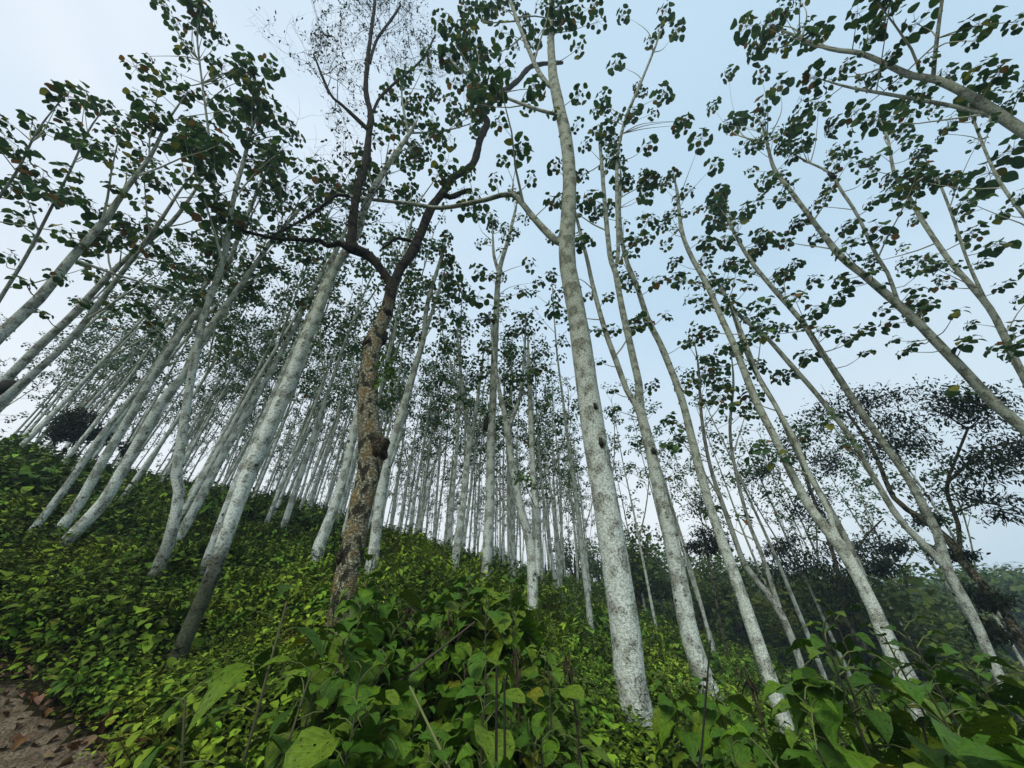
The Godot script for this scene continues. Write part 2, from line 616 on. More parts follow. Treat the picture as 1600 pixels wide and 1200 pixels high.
func grow_branches(o: Node3D, pts: PackedVector3Array, rad: PackedFloat32Array, from: float, count: int, reach: float, size: float) -> void:
	var spin := rf(0, TAU)
	for i in count + 2:
		var s := lerpf(from, 1.0, pow(minf(float(i) / count, 1.0), 0.85))
		var at := at_fraction(pts, rad, s)
		var p: Vector3 = at[0]
		var az := spin + i * 2.4 + rf(-0.4, 0.4)
		var el := rf(0.25, 0.9) + 0.3 * s
		var d := Vector3(cos(az) * cos(el), sin(el), sin(az) * cos(el))
		var l := reach * rf(0.45, 1.15) * (1.0 - 0.45 * (s - from) / maxf(1.0 - from, 0.01))
		if i >= count:
			d = at[1]
			l = rf(0.1, 0.35)
		var b := Buf.new()
		var bp := PackedVector3Array([p])
		var br := PackedFloat32Array([minf(at[2] * 0.5, 0.008 + 0.008 * l)])
		var q := p
		for k in 4:
			d = (d + Vector3(rf(-0.14, 0.14), rf(-0.02, 0.12), rf(-0.14, 0.14))).normalized()
			q += d * l / 4.0
			bp.append(q)
			br.append(lerpf(br[0], 0.005, (k + 1) / 4.0))
		var tint := PackedColorArray([Color(0.48, 0.49, 0.40), Color(0.30, 0.31, 0.23)])
		b.tube(bp, br, 6, tint, 0.0, null, true)
		var spots := [[q, (d + UP * 0.35).normalized(), rf(0.9, 1.2)]]
		var along := int(l / 0.45)
		for k in along:
			if rng.randf() < 0.72:
				var side := at_fraction(bp, br, rf(0.35, 0.92))
				var a2 := rf(0, TAU)
				var d2 := (Vector3(cos(a2), rf(0.1, 0.9), sin(a2)) + d * 0.4).normalized()
				var end: Vector3 = side[0] + d2 * rf(0.2, 0.5)
				b.tube(PackedVector3Array([side[0], side[0].lerp(end, 0.5) + UP * 0.02, end]), PackedFloat32Array([0.006, 0.005, 0.004]), 4, PackedColorArray([Color(0.25, 0.26, 0.17)]), 0.0, null, false)
				spots.append([end, (d2 + UP * 0.5).normalized(), rf(0.6, 1.05)])
		var bn := part("branch", b.mesh(), M.twig, o)
		for sp in spots:
			part("leaf_cluster", clusters[rng.randi() % clusters.size()], M.crown_leaf, bn, turned(sp[1], rf(0, TAU), sp[2] * size, sp[0]))


# the rosettes of leaves that the photograph shows clear against the sky, each on a thin branch of the tree it grows on
func rosettes() -> void:
	var spots := []
	var middle := [962, 101, 24, 1036, 147, 19, 989, 174, 19, 905, 148, 17, 943, 152, 15, 932, 172, 14, 943, 206, 18, 901, 196, 13, 915, 226, 13, 1013, 226, 20, 969, 277, 20, 945, 256, 15, 918, 310, 22, 864, 314, 18, 1006, 304, 18, 1036, 290, 12, 867, 260, 17, 830, 277, 15, 812, 230, 20, 825, 169, 17, 864, 175, 13, 834, 132, 20, 1016, 64, 13, 1040, 17, 20, 1056, 47, 17, 1063, 196, 17, 972, 24, 14, 933, 34, 17, 928, 7, 17, 898, 17, 20, 888, 40, 17, 905, 74, 17, 726, 10, 17, 763, 17, 20, 783, 51, 24, 739, 51, 20, 719, 71, 17, 736, 81, 17, 705, 98, 20, 712, 128, 20, 749, 115, 20, 780, 125, 17, 739, 145, 17, 773, 152, 17, 709, 182, 17, 675, 182, 17, 746, 196, 17, 702, 216, 17, 675, 213, 15, 621, 184, 14, 641, 159, 15, 660, 240, 14, 638, 260, 14, 641, 290, 15, 600, 263, 13, 732, 270, 15, 773, 280, 17, 786, 250, 14, 766, 337, 15, 746, 338, 14, 712, 451, 30, 746, 464, 22, 705, 427, 24, 746, 424, 18, 719, 491, 18, 817, 454, 16, 827, 413, 16, 861, 430, 14, 841, 441, 13, 864, 481, 20, 790, 464, 12, 800, 515, 14, 810, 545, 14, 881, 535, 12, 844, 572, 18, 807, 589, 16, 918, 461, 12, 932, 515, 14, 948, 464, 14, 959, 515, 14, 955, 609, 14, 935, 565, 13, 1040, 491, 16, 1026, 437, 24, 1053, 434, 18, 1019, 602, 14, 1043, 653, 16, 1046, 694, 18, 992, 687, 16, 958, 640, 14]
	for k in middle.size() / 3:
		spots.append([middle[k * 3], middle[k * 3 + 1], middle[k * 3 + 2]])
	var right := [1069, 190, 17, 1096, 217, 22, 1136, 195, 16, 1159, 190, 14, 1116, 258, 17, 1178, 229, 15, 1192, 190, 12, 1233, 199, 20, 1195, 283, 20, 1173, 267, 12, 1222, 312, 14, 1125, 298, 16, 1116, 325, 20, 1127, 339, 18, 1098, 375, 17, 1138, 375, 20, 1165, 328, 16, 1199, 370, 18, 1181, 388, 16, 1237, 244, 14, 1242, 348, 12, 1035, 352, 14, 1012, 370, 14, 990, 375, 16, 985, 397, 16, 1066, 334, 12, 1053, 409, 14, 1141, 409, 14, 1008, 303, 17, 1021, 177, 12, 985, 179, 18, 1121, 307, 20, 1114, 344, 20, 1094, 324, 16, 1134, 375, 18, 1138, 410, 16, 1217, 425, 14, 1242, 413, 14, 1273, 437, 14, 1310, 437, 18, 1323, 451, 18, 1283, 478, 24, 1313, 464, 18, 1171, 447, 16, 1185, 471, 20, 1195, 484, 16, 1222, 451, 10, 1111, 437, 16, 1080, 467, 18, 1097, 481, 14, 1171, 498, 12, 1209, 508, 14, 1175, 528, 14, 1128, 545, 14, 1100, 559, 16, 1073, 535, 14, 1097, 582, 22, 1128, 596, 20, 1077, 602, 18, 1104, 626, 18, 1138, 633, 18, 1161, 643, 14, 1175, 648, 14, 1259, 555, 20, 1296, 515, 16, 1347, 515, 18, 1354, 549, 14, 1384, 505, 20, 1377, 484, 14, 1411, 549, 14, 1425, 538, 14, 1394, 532, 12, 1320, 528, 16, 1360, 424, 14, 1425, 451, 14, 1441, 478, 18, 1452, 474, 14, 1492, 488, 18, 1516, 506, 12, 1506, 532, 24, 1549, 542, 18, 1580, 511, 20, 1489, 606, 20, 1472, 444, 20, 1438, 424, 18, 1566, 447, 16, 1533, 410, 14, 1377, 447, 10]
	for k in right.size() / 3:
		spots.append([right[k * 3], right[k * 3 + 1], right[k * 3 + 2]])
	var upper := [1165, 40, 24, 1185, 81, 22, 1219, 13, 16, 1249, 5, 15, 1279, 51, 20, 1340, 20, 22, 1225, 74, 18, 1215, 135, 24, 1188, 118, 16, 1192, 159, 18, 1138, 115, 13, 1114, 165, 13, 1068, 189, 14, 1148, 192, 20, 1239, 199, 18, 1279, 165, 18, 1246, 229, 18, 1262, 219, 14, 1327, 233, 16, 1394, 182, 30, 1374, 240, 20, 1421, 219, 16, 1435, 236, 14, 1320, 105, 18, 1364, 115, 18, 1360, 61, 20, 1431, 37, 28, 1529, 37, 28, 1522, 64, 16, 1448, 91, 18, 1526, 105, 22, 1559, 111, 24, 1590, 34, 18, 1485, 189, 24, 1472, 209, 16, 1391, 88, 16, 1448, 145, 16, 1546, 189, 16, 1435, 280, 24, 1472, 280, 20, 1546, 270, 40, 1583, 233, 28, 1505, 317, 22, 1391, 297, 18, 1364, 314, 18, 1354, 280, 14, 1323, 354, 18, 1374, 354, 26, 1384, 371, 20, 1431, 341, 14, 1235, 287, 14, 1195, 280, 18, 1222, 314, 14, 1249, 348, 16, 1276, 371, 16, 1188, 364, 18, 1161, 331, 20, 1556, 381, 26, 1519, 364, 20, 1566, 331, 20, 1597, 304, 18, 1597, 140, 16, 1570, 165, 14]
	for k in upper.size() / 3:
		spots.append([upper[k * 3], upper[k * 3 + 1], upper[k * 3 + 2]])
	var left := [256, 7, 16, 304, 7, 16, 277, 37, 18, 300, 40, 14, 324, 37, 14, 287, 67, 14, 290, 91, 18, 327, 67, 10, 348, 61, 10, 233, 88, 9, 250, 118, 20, 270, 111, 16, 283, 145, 16, 334, 101, 14, 243, 175, 28, 216, 152, 18, 189, 202, 12, 219, 199, 18, 135, 148, 22, 88, 165, 16, 51, 192, 20, 10, 189, 12, 81, 202, 18, 118, 216, 20, 20, 233, 16, 54, 236, 20, 148, 236, 20, 324, 148, 16, 354, 172, 24, 348, 128, 18, 385, 91, 20, 398, 121, 26, 425, 105, 20, 412, 148, 22, 381, 169, 22, 429, 175, 24, 364, 192, 26, 391, 209, 24, 449, 199, 22, 466, 216, 14, 429, 253, 28, 466, 257, 16, 395, 257, 16, 294, 236, 22, 317, 209, 22, 287, 270, 22, 324, 270, 16, 304, 324, 22, 250, 283, 20, 283, 216, 14, 499, 270, 26, 513, 263, 20, 250, 351, 26, 67, 277, 30, 44, 257, 22, 111, 270, 22, 78, 304, 28, 142, 324, 22, 186, 294, 20, 20, 294, 20, 111, 310, 20, 202, 348, 20, 341, 287, 14, 422, 321, 24, 449, 294, 18, 483, 327, 16, 30, 340, 20, 60, 375, 18, 15, 400, 18, 95, 360, 20, 130, 385, 18, 175, 370, 20, 225, 385, 22, 260, 395, 18, 300, 370, 20, 330, 350, 18, 385, 345, 18, 440, 360, 16, 480, 395, 18, 500, 350, 16, 40, 440, 16, 90, 430, 18, 150, 430, 18, 205, 440, 18, 250, 450, 18, 290, 430, 18, 340, 430, 16, 400, 440, 18, 440, 420, 16, 180, 480, 16, 240, 490, 16, 130, 470, 16, 70, 490, 14]
	for k in left.size() / 3:
		spots.append([left[k * 3], left[k * 3 + 1], left[k * 3 + 2]])
	for sp in spots:
		var at := Vector2(sp[0], sp[1])
		var best := 1e9
		var tree: Array = []
		var from := Vector2.ZERO
		for t in traced:
			var row: Array = t[3]
			var m := row.size() / 3
			for k in m - 1:
				for j in 4:
					var q := Vector2(row[k * 3], row[k * 3 + 1]).lerp(Vector2(row[k * 3 + 3], row[k * 3 + 4]), j / 4.0)
					if row[k * 3 + 2] > 22:
						continue
					var cost := q.distance_to(at) + maxf(0.0, at.y + 18.0 - q.y) * 0.9
					if cost < best:
						best = cost
						tree = t
						from = q
		var base: Vector3 = tree[1]
		var start := upright(base, from.x, from.y, tree[2])
		var c := upright(base, at.x, at.y, tree[2])
		c = EYE + (c - EYE) * rf(0.93, 1.08)
		var r: float = sp[2] * depth_of(c) / LENS
		var size := clampf(r / 0.30, 0.55, 2.0)
		var d := (c - start).normalized()
		var l := c.distance_to(start)
		var b := Buf.new()
		var sag := Vector3(rf(-0.08, 0.08), rf(-0.14, 0.02), rf(-0.08, 0.08)) * l
		var s := spline(PackedVector3Array([start - base, start.lerp(c, 0.35) + sag - base, start.lerp(c, 0.7) + sag * 0.7 - base, c - base]), PackedFloat32Array([0.010 + 0.005 * l, 0.009 + 0.002 * l, 0.007, 0.005]), 0.15)
		b.tube(s[0], s[1], 5, PackedColorArray([Color(0.36, 0.37, 0.29), Color(0.24, 0.25, 0.17)]), 0.0, null, true)
		var bn := part("branch", b.mesh(), M.twig, tree[0])
		part("leaf_cluster", rosette_meshes[rng.randi() % rosette_meshes.size()], M.crown_leaf, bn, turned((d * 0.25 + UP + Vector3(rf(-0.3, 0.3), 0, rf(-0.3, 0.3))).normalized(), rf(0, TAU), size, c - base))

# ---------------------------------------------------------------- slender trees of the ranks behind
func make_slender(k: int) -> Array:
	var b := Buf.new()
	var leaves := Buf.new()
	var height := rf(12.5, 15.5)
	var pts := PackedVector3Array()
	var rad := PackedFloat32Array()
	var q := Vector3(0, -0.4, 0)
	var d := Vector3(rf(-0.03, 0.03), 1, rf(-0.03, 0.03))
	var steps := 12
	for i in steps + 1:
		pts.append(q)
		rad.append(lerpf(0.088, 0.016, pow(float(i) / steps, 0.9)))
		d = (d + Vector3(rf(-0.035, 0.035), 0.12, rf(-0.035, 0.035))).normalized()
		q += d * (height / steps)
	var s := spline(pts, rad, 0.6)
	var cols := PackedColorArray()
	for p in s[0]:
		cols.append(trunk_tint(p.y * 1.1, 0.15, 1.0))
	b.tube(s[0], s[1], 9, cols, 0.10, bumps, true, 1.0)
	var stems := [[s[0], s[1], 0.46]]
	if k % 3 != 0:                                # many fork half way up
		var f := at_fraction(s[0], s[1], rf(0.35, 0.6))
		var side := Vector3(rf(-1, 1), 0, rf(-1, 1)).normalized()
		var fp := PackedVector3Array([f[0]])
		var fr := PackedFloat32Array([f[2] * 0.75])
		var fq: Vector3 = f[0]
		var left: float = height - fq.y
		for i in 5:
			fq += (UP + side * lerpf(0.45, 0.05, i / 4.0)).normalized() * left / 5.3
			fp.append(fq)
			fr.append(lerpf(f[2] * 0.75, 0.015, (i + 1) / 5.0))
		var fs := spline(fp, fr, 0.6)
		b.tube(fs[0], fs[1], 8, PackedColorArray([Color(0.62, 0.64, 0.55), Color(0.50, 0.52, 0.42)]), 0.0, null, true)
		stems.append([fs[0], fs[1], 0.35])
	for st in stems:
		var count := 16
		for i in count:
			var sf := lerpf(st[2], 1.0, float(i) / (count - 1))
			var at := at_fraction(st[0], st[1], sf)
			var az := rf(0, TAU)
			var el := rf(0.3, 1.0)
			var dd := Vector3(cos(az) * cos(el), sin(el), sin(az) * cos(el))
			var l := rf(0.4, 2.0) * (1.15 - 0.5 * sf)
			var end: Vector3 = at[0] + dd * l + UP * 0.1 * l
			b.tube(PackedVector3Array([at[0], at[0] + dd * l * 0.5, end]), PackedFloat32Array([0.014, 0.010, 0.006]), 4, PackedColorArray([Color(0.34, 0.35, 0.27)]), 0.0, null, false)
			for n in 1 + int(l * 1.5):
				var c: Vector3 = at[0].lerp(end, 1.0 if n == 0 else rf(0.4, 1.0)) + (Vector3.ZERO if n == 0 else Vector3(rf(-0.35, 0.35), rf(-0.1, 0.3), rf(-0.35, 0.35)))
				add_cluster(leaves, turned(dd + UP, rf(0, TAU), rf(0.8, 1.2), c), 7 + rng.randi() % 4, PackedFloat32Array(ROUGH_LEAF), false)
	return [b.mesh(), leaves.mesh()]

# ---------------------------------------------------------------- dark trees with fine leaves
func twigs(b: Buf, leaves: Buf, p: Vector3, d: Vector3, l: float, r: float, depth: int, leafy: float, tint: Color, wood: Color) -> void:
	var pts := PackedVector3Array([p])
	var rad := PackedFloat32Array([r])
	var q := p
	var dir := d
	for k in 4:
		dir = (dir + Vector3(rf(-0.35, 0.35), rf(-0.15, 0.28), rf(-0.35, 0.35))).normalized()
		q += dir * l / 4.0
		pts.append(q)
		rad.append(lerpf(r, r * 0.45, (k + 1) / 4.0))
		if depth > 0 and k > 0:
			for n in 1 + (rng.randi() % 2):
				var a := Vector3(rf(-1, 1), rf(-0.3, 1), rf(-1, 1)).normalized()
				twigs(b, leaves, q, (dir * 0.6 + a).normalized(), l * rf(0.45, 0.7), maxf(r * 0.5, 0.0025), depth - 1, leafy, tint, wood)
		if depth <= 1 and rng.randf() < leafy:
			for n in 1 + rng.randi() % 3:
				var size := rf(0.06, 0.12)
				leaves.leaf(q + Vector3(rf(-0.06, 0.06), rf(-0.06, 0.06), rf(-0.06, 0.06)), Vector3(rf(-1, 1), rf(-1, 0.3), rf(-1, 1)), Vector3(rf(-0.6, 0.6), 1, rf(-0.6, 0.6)).normalized(), size, size * rf(0.35, 0.6), rf(0, 0.8), 0.2, PackedFloat32Array([0.1, 0.45, 0.4, 0.0]), tint * rf(0.7, 1.4))
	b.tube(pts, rad, 5 if r > 0.006 else 3, PackedColorArray([wood]), 0.0, null, false)

func fine_clump(leaves: Buf, at: Vector3, r: float, count: int, size: float, tint: Color, flat := 0.6) -> void:
	var lobes := []
	for k in 7:
		lobes.append(at + Vector3(rf(-1, 1), rf(-flat, flat), rf(-1, 1)) * r * 0.75)
	for k in int(count * 3.6):
		var c: Vector3 = lobes[k % 7]
		var off := Vector3(rng.randfn(0, 0.3), rng.randfn(0, 0.3 * flat), rng.randfn(0, 0.3)) * r
		var l := size * rf(0.45, 0.95)
		var col := tint * rf(0.6, 1.5)
		col.a = 1.0
		leaves.leaf(c + off, Vector3(rf(-1, 1), rf(-0.9, 0.3), rf(-1, 1)), Vector3(rf(-0.7, 0.7), 1, rf(-0.7, 0.7)).normalized(), l, l * rf(0.3, 0.5), rf(0, 0.7), 0.2, PackedFloat32Array([0.08, 0.45, 0.38, 0.0]), col)

func dark_tree(label: String, base: Vector3, lean: float, stems: Array, clumps: Array, size: float, tint: Color) -> Node3D:
	var o := thing("dark_leaved_tree", base, label, "tree")
	stems_at.append(Vector2(base.x, -base.z))
	var trunk := Buf.new()
	var fol := Buf.new()
	var all := PackedVector3Array()
	for n in stems.size():
		var row: Array = stems[n]
		var pts := PackedVector3Array()
		var rad := PackedFloat32Array()
		if n == 0:
			pts.append(-UP * 0.3)
			rad.append(1.2 * girth_in(row, 0, base, lean))
		for k in row.size() / 3:
			var p := upright(base, row[k * 3], row[k * 3 + 1], lean)
			pts.append(p - base)
			rad.append(girth_in(row, k, base, lean))
		var s := spline(pts, rad, 0.3)
		trunk.tube(s[0], s[1], 10, PackedColorArray([Color(0.55, 0.58, 0.52)]), 0.2, bumps)
		all.append_array(s[0])
	for cl in clumps:                              # x, y, radius in the picture, leaves, shift in depth
		var c := upright(base, cl[0], cl[1], lean)
		var r: float = cl[2] * depth_of(c) / LENS
		var away := (c - EYE).normalized()
		c += away * cl[4] - base
		var near := all[0]
		for p in all:
			if p.distance_to(c) + (0.6 if p.y > c.y else 0.0) < near.distance_to(c) + (0.6 if near.y > c.y else 0.0):
				near = p
		var mid := near.lerp(c, 0.5) + Vector3(rf(-0.2, 0.2), rf(-0.1, 0.3), rf(-0.2, 0.2))
		trunk.tube(PackedVector3Array([near, mid, c]), PackedFloat32Array([0.03, 0.02, 0.01]), 5, PackedColorArray([Color(0.4, 0.4, 0.36)]), 0.0, null)
		for k in 6:
			var e := c + Vector3(rf(-1, 1), rf(-0.5, 0.7), rf(-1, 1)) * r
			trunk.tube(PackedVector3Array([mid.lerp(c, rf(0.3, 1.0)), e]), PackedFloat32Array([0.010, 0.004]), 3, PackedColorArray([Color(0.35, 0.35, 0.3)]), 0.0, null)
		fine_clump(fol, c, r, cl[3], size, tint)
	part("trunk", trunk.mesh(), M.dark_bark, o)
	tag(part("foliage", fol.mesh(), M.crown_leaf, o), "", "", "", "stuff")
	return o

func make_bush(k: int) -> Array:                   # a broad bushy tree of the far slope, about 1 m across and tall, scaled up where it stands
	var wood := Buf.new()
	var fol := Buf.new()
	wood.tube(PackedVector3Array([Vector3(0, -0.1, 0), Vector3(0.01, 0.25, 0), Vector3(rf(-0.04, 0.04), 0.6, rf(-0.04, 0.04))]), PackedFloat32Array([0.03, 0.022, 0.01]), 7, PackedColorArray([Color(0.5, 0.5, 0.42)]))
	for i in 9:
		var a := rf(0, TAU)
		var c := Vector3(cos(a) * rf(0.05, 0.32), rf(0.35, 0.85), sin(a) * rf(0.05, 0.32))
		wood.tube(PackedVector3Array([Vector3(0, 0.2, 0), c * 0.6 + Vector3(0, 0.1, 0), c]), PackedFloat32Array([0.012, 0.008, 0.004]), 4, PackedColorArray([Color(0.45, 0.45, 0.38)]), 0.0, null)
		var r := rf(0.12, 0.22)
		for n in 190:
			var d := Vector3(rng.randfn(), rng.randfn() * 0.8, rng.randfn()).normalized()
			var p := c + d * r * pow(rng.randf(), 0.35)
			var l := rf(0.025, 0.055)
			var col := Color(0.10, 0.135, 0.022).lerp([Color(0.06, 0.115, 0.035), Color(0.15, 0.175, 0.03), Color(0.09, 0.15, 0.035)][k % 3], rng.randf()) * rf(0.7, 1.5)
			col.a = 1.0
			fol.leaf(p, Vector3(rf(-1, 1), rf(-0.8, 0.4), rf(-1, 1)), (d + UP).normalized(), l, l * 0.6, 0.4, 0.2, PackedFloat32Array([0.1, 0.5, 0.0]), col)
	return [wood.mesh(), fol.mesh()]

# ---------------------------------------------------------------- undergrowth
func make_tuft(kind: int) -> ArrayMesh:
	var b := Buf.new()
	var olive := Color(0.100, 0.165, 0.013)
	if kind < 3:                                   # creeping small-leaved herb
		for k in 34:
			var a := rf(0, TAU)
			var r := 0.30 * sqrt(rng.randf())
			var p := Vector3(cos(a) * r, rf(0.02, 0.34) * rf(0.5, 1.3), sin(a) * r)
			var l: float = rf(0.028, 0.075) * [1.25, 1.0, 0.8][kind]
			var col := olive * (0.3 + 1.9 * pow(rng.randf(), 1.7))
			if rng.randf() < 0.07:
				col = Color(0.15, 0.15, 0.03)
			col.a = 1.0
			b.leaf(p, Vector3(cos(a) + rf(-0.7, 0.7), rf(-0.35, 0.5), sin(a) + rf(-0.7, 0.7)), Vector3(rf(-0.4, 0.4), 1, rf(-0.4, 0.4)).normalized(), l, l * rf(0.75, 1.3) * [0.8, 0.36, 0.62][kind], rf(0.1, 0.9), 0.25, PackedFloat32Array([0.1, 0.48, 0.4, 0.0]), col)
		for k in 4:
			b.tube(PackedVector3Array([Vector3(rf(-0.1, 0.1), -0.05, rf(-0.1, 0.1)), Vector3(rf(-0.2, 0.2), rf(0.1, 0.25), rf(-0.2, 0.2))]), PackedFloat32Array([0.004, 0.002]), 3, PackedColorArray([Color(0.06, 0.06, 0.02)]), 0.0, null, false)
	elif kind == 3:                                # upright herb with leafy stems
		for s in 4:
			var top := Vector3(rf(-0.25, 0.25), rf(0.5, 0.95), rf(-0.25, 0.25))
			var foot := Vector3(rf(-0.1, 0.1), -0.05, rf(-0.1, 0.1))
			b.tube(PackedVector3Array([foot, foot.lerp(top, 0.5), top]), PackedFloat32Array([0.006, 0.005, 0.003]), 3, PackedColorArray([Color(0.07, 0.075, 0.025)]), 0.0, null, false)
			for k in 12:
				var p := foot.lerp(top, rf(0.2, 1.0))
				var a := rf(0, TAU)
				var l := rf(0.07, 0.15)
				var col := olive * rf(0.5, 1.9)
				col.a = 1.0
				b.leaf(p, Vector3(cos(a), rf(-0.5, 0.5), sin(a)), UP, l, l * 0.45, rf(0.2, 1.0), 0.2, PackedFloat32Array([0.08, 0.46, 0.4, 0.0]), col)
	elif kind == 5:                                # low shrub with middling broad leaves
		for st in 3:
			var top := Vector3(rf(-0.2, 0.2), rf(0.25, 0.55), rf(-0.2, 0.2))
			b.tube(PackedVector3Array([Vector3(0, -0.05, 0), top * 0.5 + Vector3(rf(-0.03, 0.03), 0, 0), top]), PackedFloat32Array([0.006, 0.005, 0.003]), 3, PackedColorArray([Color(0.06, 0.06, 0.025)]), 0.0, null, false)
			for k in 11:
				var a := rf(0, TAU)
				var l := rf(0.08, 0.17)
				var col := Color(0.075, 0.165, 0.014) * rf(0.5, 1.8)
				col.a = 1.0
				b.leaf(top * rf(0.35, 1.0) + Vector3(cos(a), rf(-0.2, 0.3), sin(a)) * 0.06, Vector3(cos(a), rf(-0.7, 0.3), sin(a)), (UP + Vector3(rf(-0.4, 0.4), 0, rf(-0.4, 0.4))).normalized(), l, l * rf(0.5, 0.8), rf(0.2, 1.1), 0.25, PackedFloat32Array([0.08, 0.46, 0.5, 0.36, 0.0]), col, 0.15, 1, rng)
	else:                                          # grassy, ferny tuft of arching blades
		for k in 22:
			var a := rf(0, TAU)
			var l := rf(0.3, 0.65)
			var col := olive * rf(0.5, 1.9)
			col.a = 1.0
			b.leaf(Vector3(rf(-0.08, 0.08), -0.03, rf(-0.08, 0.08)), Vector3(cos(a) * 0.6, 1.0, sin(a) * 0.6), Vector3(-cos(a), 0.6, -sin(a)).normalized(), l, l * 0.09, rf(0.8, 1.9), 0.3, PackedFloat32Array([0.3, 0.5, 0.45, 0.3, 0.0]), col)
	return b.mesh()

func scatter(called: String, mesh: Mesh, material: Material, places: Array) -> void:
	var mm := MultiMesh.new()
	mm.transform_format = MultiMesh.TRANSFORM_3D
	mm.use_colors = true
	mm.mesh = mesh
	mm.instance_count = places.size()
	for k in places.size():
		mm.set_instance_transform(k, places[k][0])
		mm.set_instance_color(k, places[k][1])
	var o := MultiMeshInstance3D.new()
	o.name = numbered(called)
	o.multimesh = mm
	o.material_override = material
	tag(o, "", "", "", "stuff")
	add_child(o)

func slope_up(x: float, f: float) -> Vector3:
	var e := 0.3
	return Vector3(ground(x - e, f) - ground(x + e, f), 2 * e, ground(x, f + e) - ground(x, f - e)).normalized()

func undergrowth() -> void:
	var sets: Array = [[], [], [], [], [], []]
	var tone := FastNoiseLite.new()
	tone.seed = 9
	tone.frequency = 0.25
	for band in [[1.2, 6.5, 19000], [6.5, 14.0, 20000], [14.0, 38.0, 18000], [38.0, 75.0, 4500]]:
		for k in band[2]:
			var r := sqrt(rf(band[0] * band[0], band[1] * band[1]))
			var az := deg_to_rad(rf(-72, 66))
			var x := r * sin(az)
			var f := r * cos(az)
			var beyond := off_path(x, f) + 0.35 * bumps.get_noise_2d(x * 14.0, f * 14.0)
			if beyond < 0.12 or (beyond < 0.7 and rng.randf() > beyond * 1.3):
				continue
			if band[0] > 30.0 and x > 40.0:
				continue
			var g: float = tone.get_noise_2d(x, f)
			var kind := rng.randi() % 3
			if r > 7.0 and rng.randf() < 0.36 + g * 0.5:
				kind = 3
			elif rng.randf() < (0.03 if r < 7.0 else 0.10):
				kind = 4
			var size := rf(0.7, 1.25) * (0.85 if r < 6.5 else 1.2 if r < 14.0 else 2.1 if r < 38.0 else 3.6)
			if r < 3.0:
				size *= 0.8
			if rng.randf() < (0.10 if r < 7.0 else 0.17) + 0.35 * maxf(0.0, tone.get_noise_2d(x * 1.7 + 40.0, f * 1.7)):
				kind = 5
			size *= 1.0 + 1.0 * tone.get_noise_2d(x * 2.3 - 70.0, f * 2.3)
			if kind == 3 and r > 6.5 and r < 14.0 and x / f > -0.36 and x / f < 0.1:
				size *= rf(1.0, 1.75)
			if kind >= 3:
				size *= 0.6 if r > 14.0 else 0.62
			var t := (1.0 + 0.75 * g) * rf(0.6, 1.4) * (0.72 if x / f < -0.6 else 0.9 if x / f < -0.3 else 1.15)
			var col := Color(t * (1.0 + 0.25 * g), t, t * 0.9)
			var y := ground(x, f)
			var upv := (slope_up(x, f) + UP).normalized() if r < 20.0 else UP
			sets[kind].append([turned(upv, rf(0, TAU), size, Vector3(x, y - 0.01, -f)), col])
	var litter := []
	for k in 5200:
		var x := rf(-7.5, 1.0)
		var f := rf(0.6, 7.5)
		var by := off_path(x, f)
		if by < -2.2 or by > 2.2 or rng.randf() > exp(-absf(by - 0.15) * 1.5):
			continue
		var t := rf(0.35, 1.5)
		litter.append([turned(Vector3(rf(-0.6, 0.6), 1, rf(-0.6, 0.6)), rf(0, TAU), rf(0.5, 1.3), on_ground(x, f) + UP * rf(0.035, 0.06)), Color(t, t * rf(0.8, 1.1), t)])
	var dry := Buf.new()
	dry.leaf(Vector3(-0.04, 0, 0), Vector3.RIGHT, UP, 0.08, 0.06, 0.9, 0.5, PackedFloat32Array(HEART_LEAF), Color(0.13, 0.09, 0.05), 0.3, 1, rng)
	scatter("leaf_litter", dry.mesh(), M.herb, litter)
	for k in 6:
		scatter("undergrowth", make_tuft(k), M.herb, sets[k])

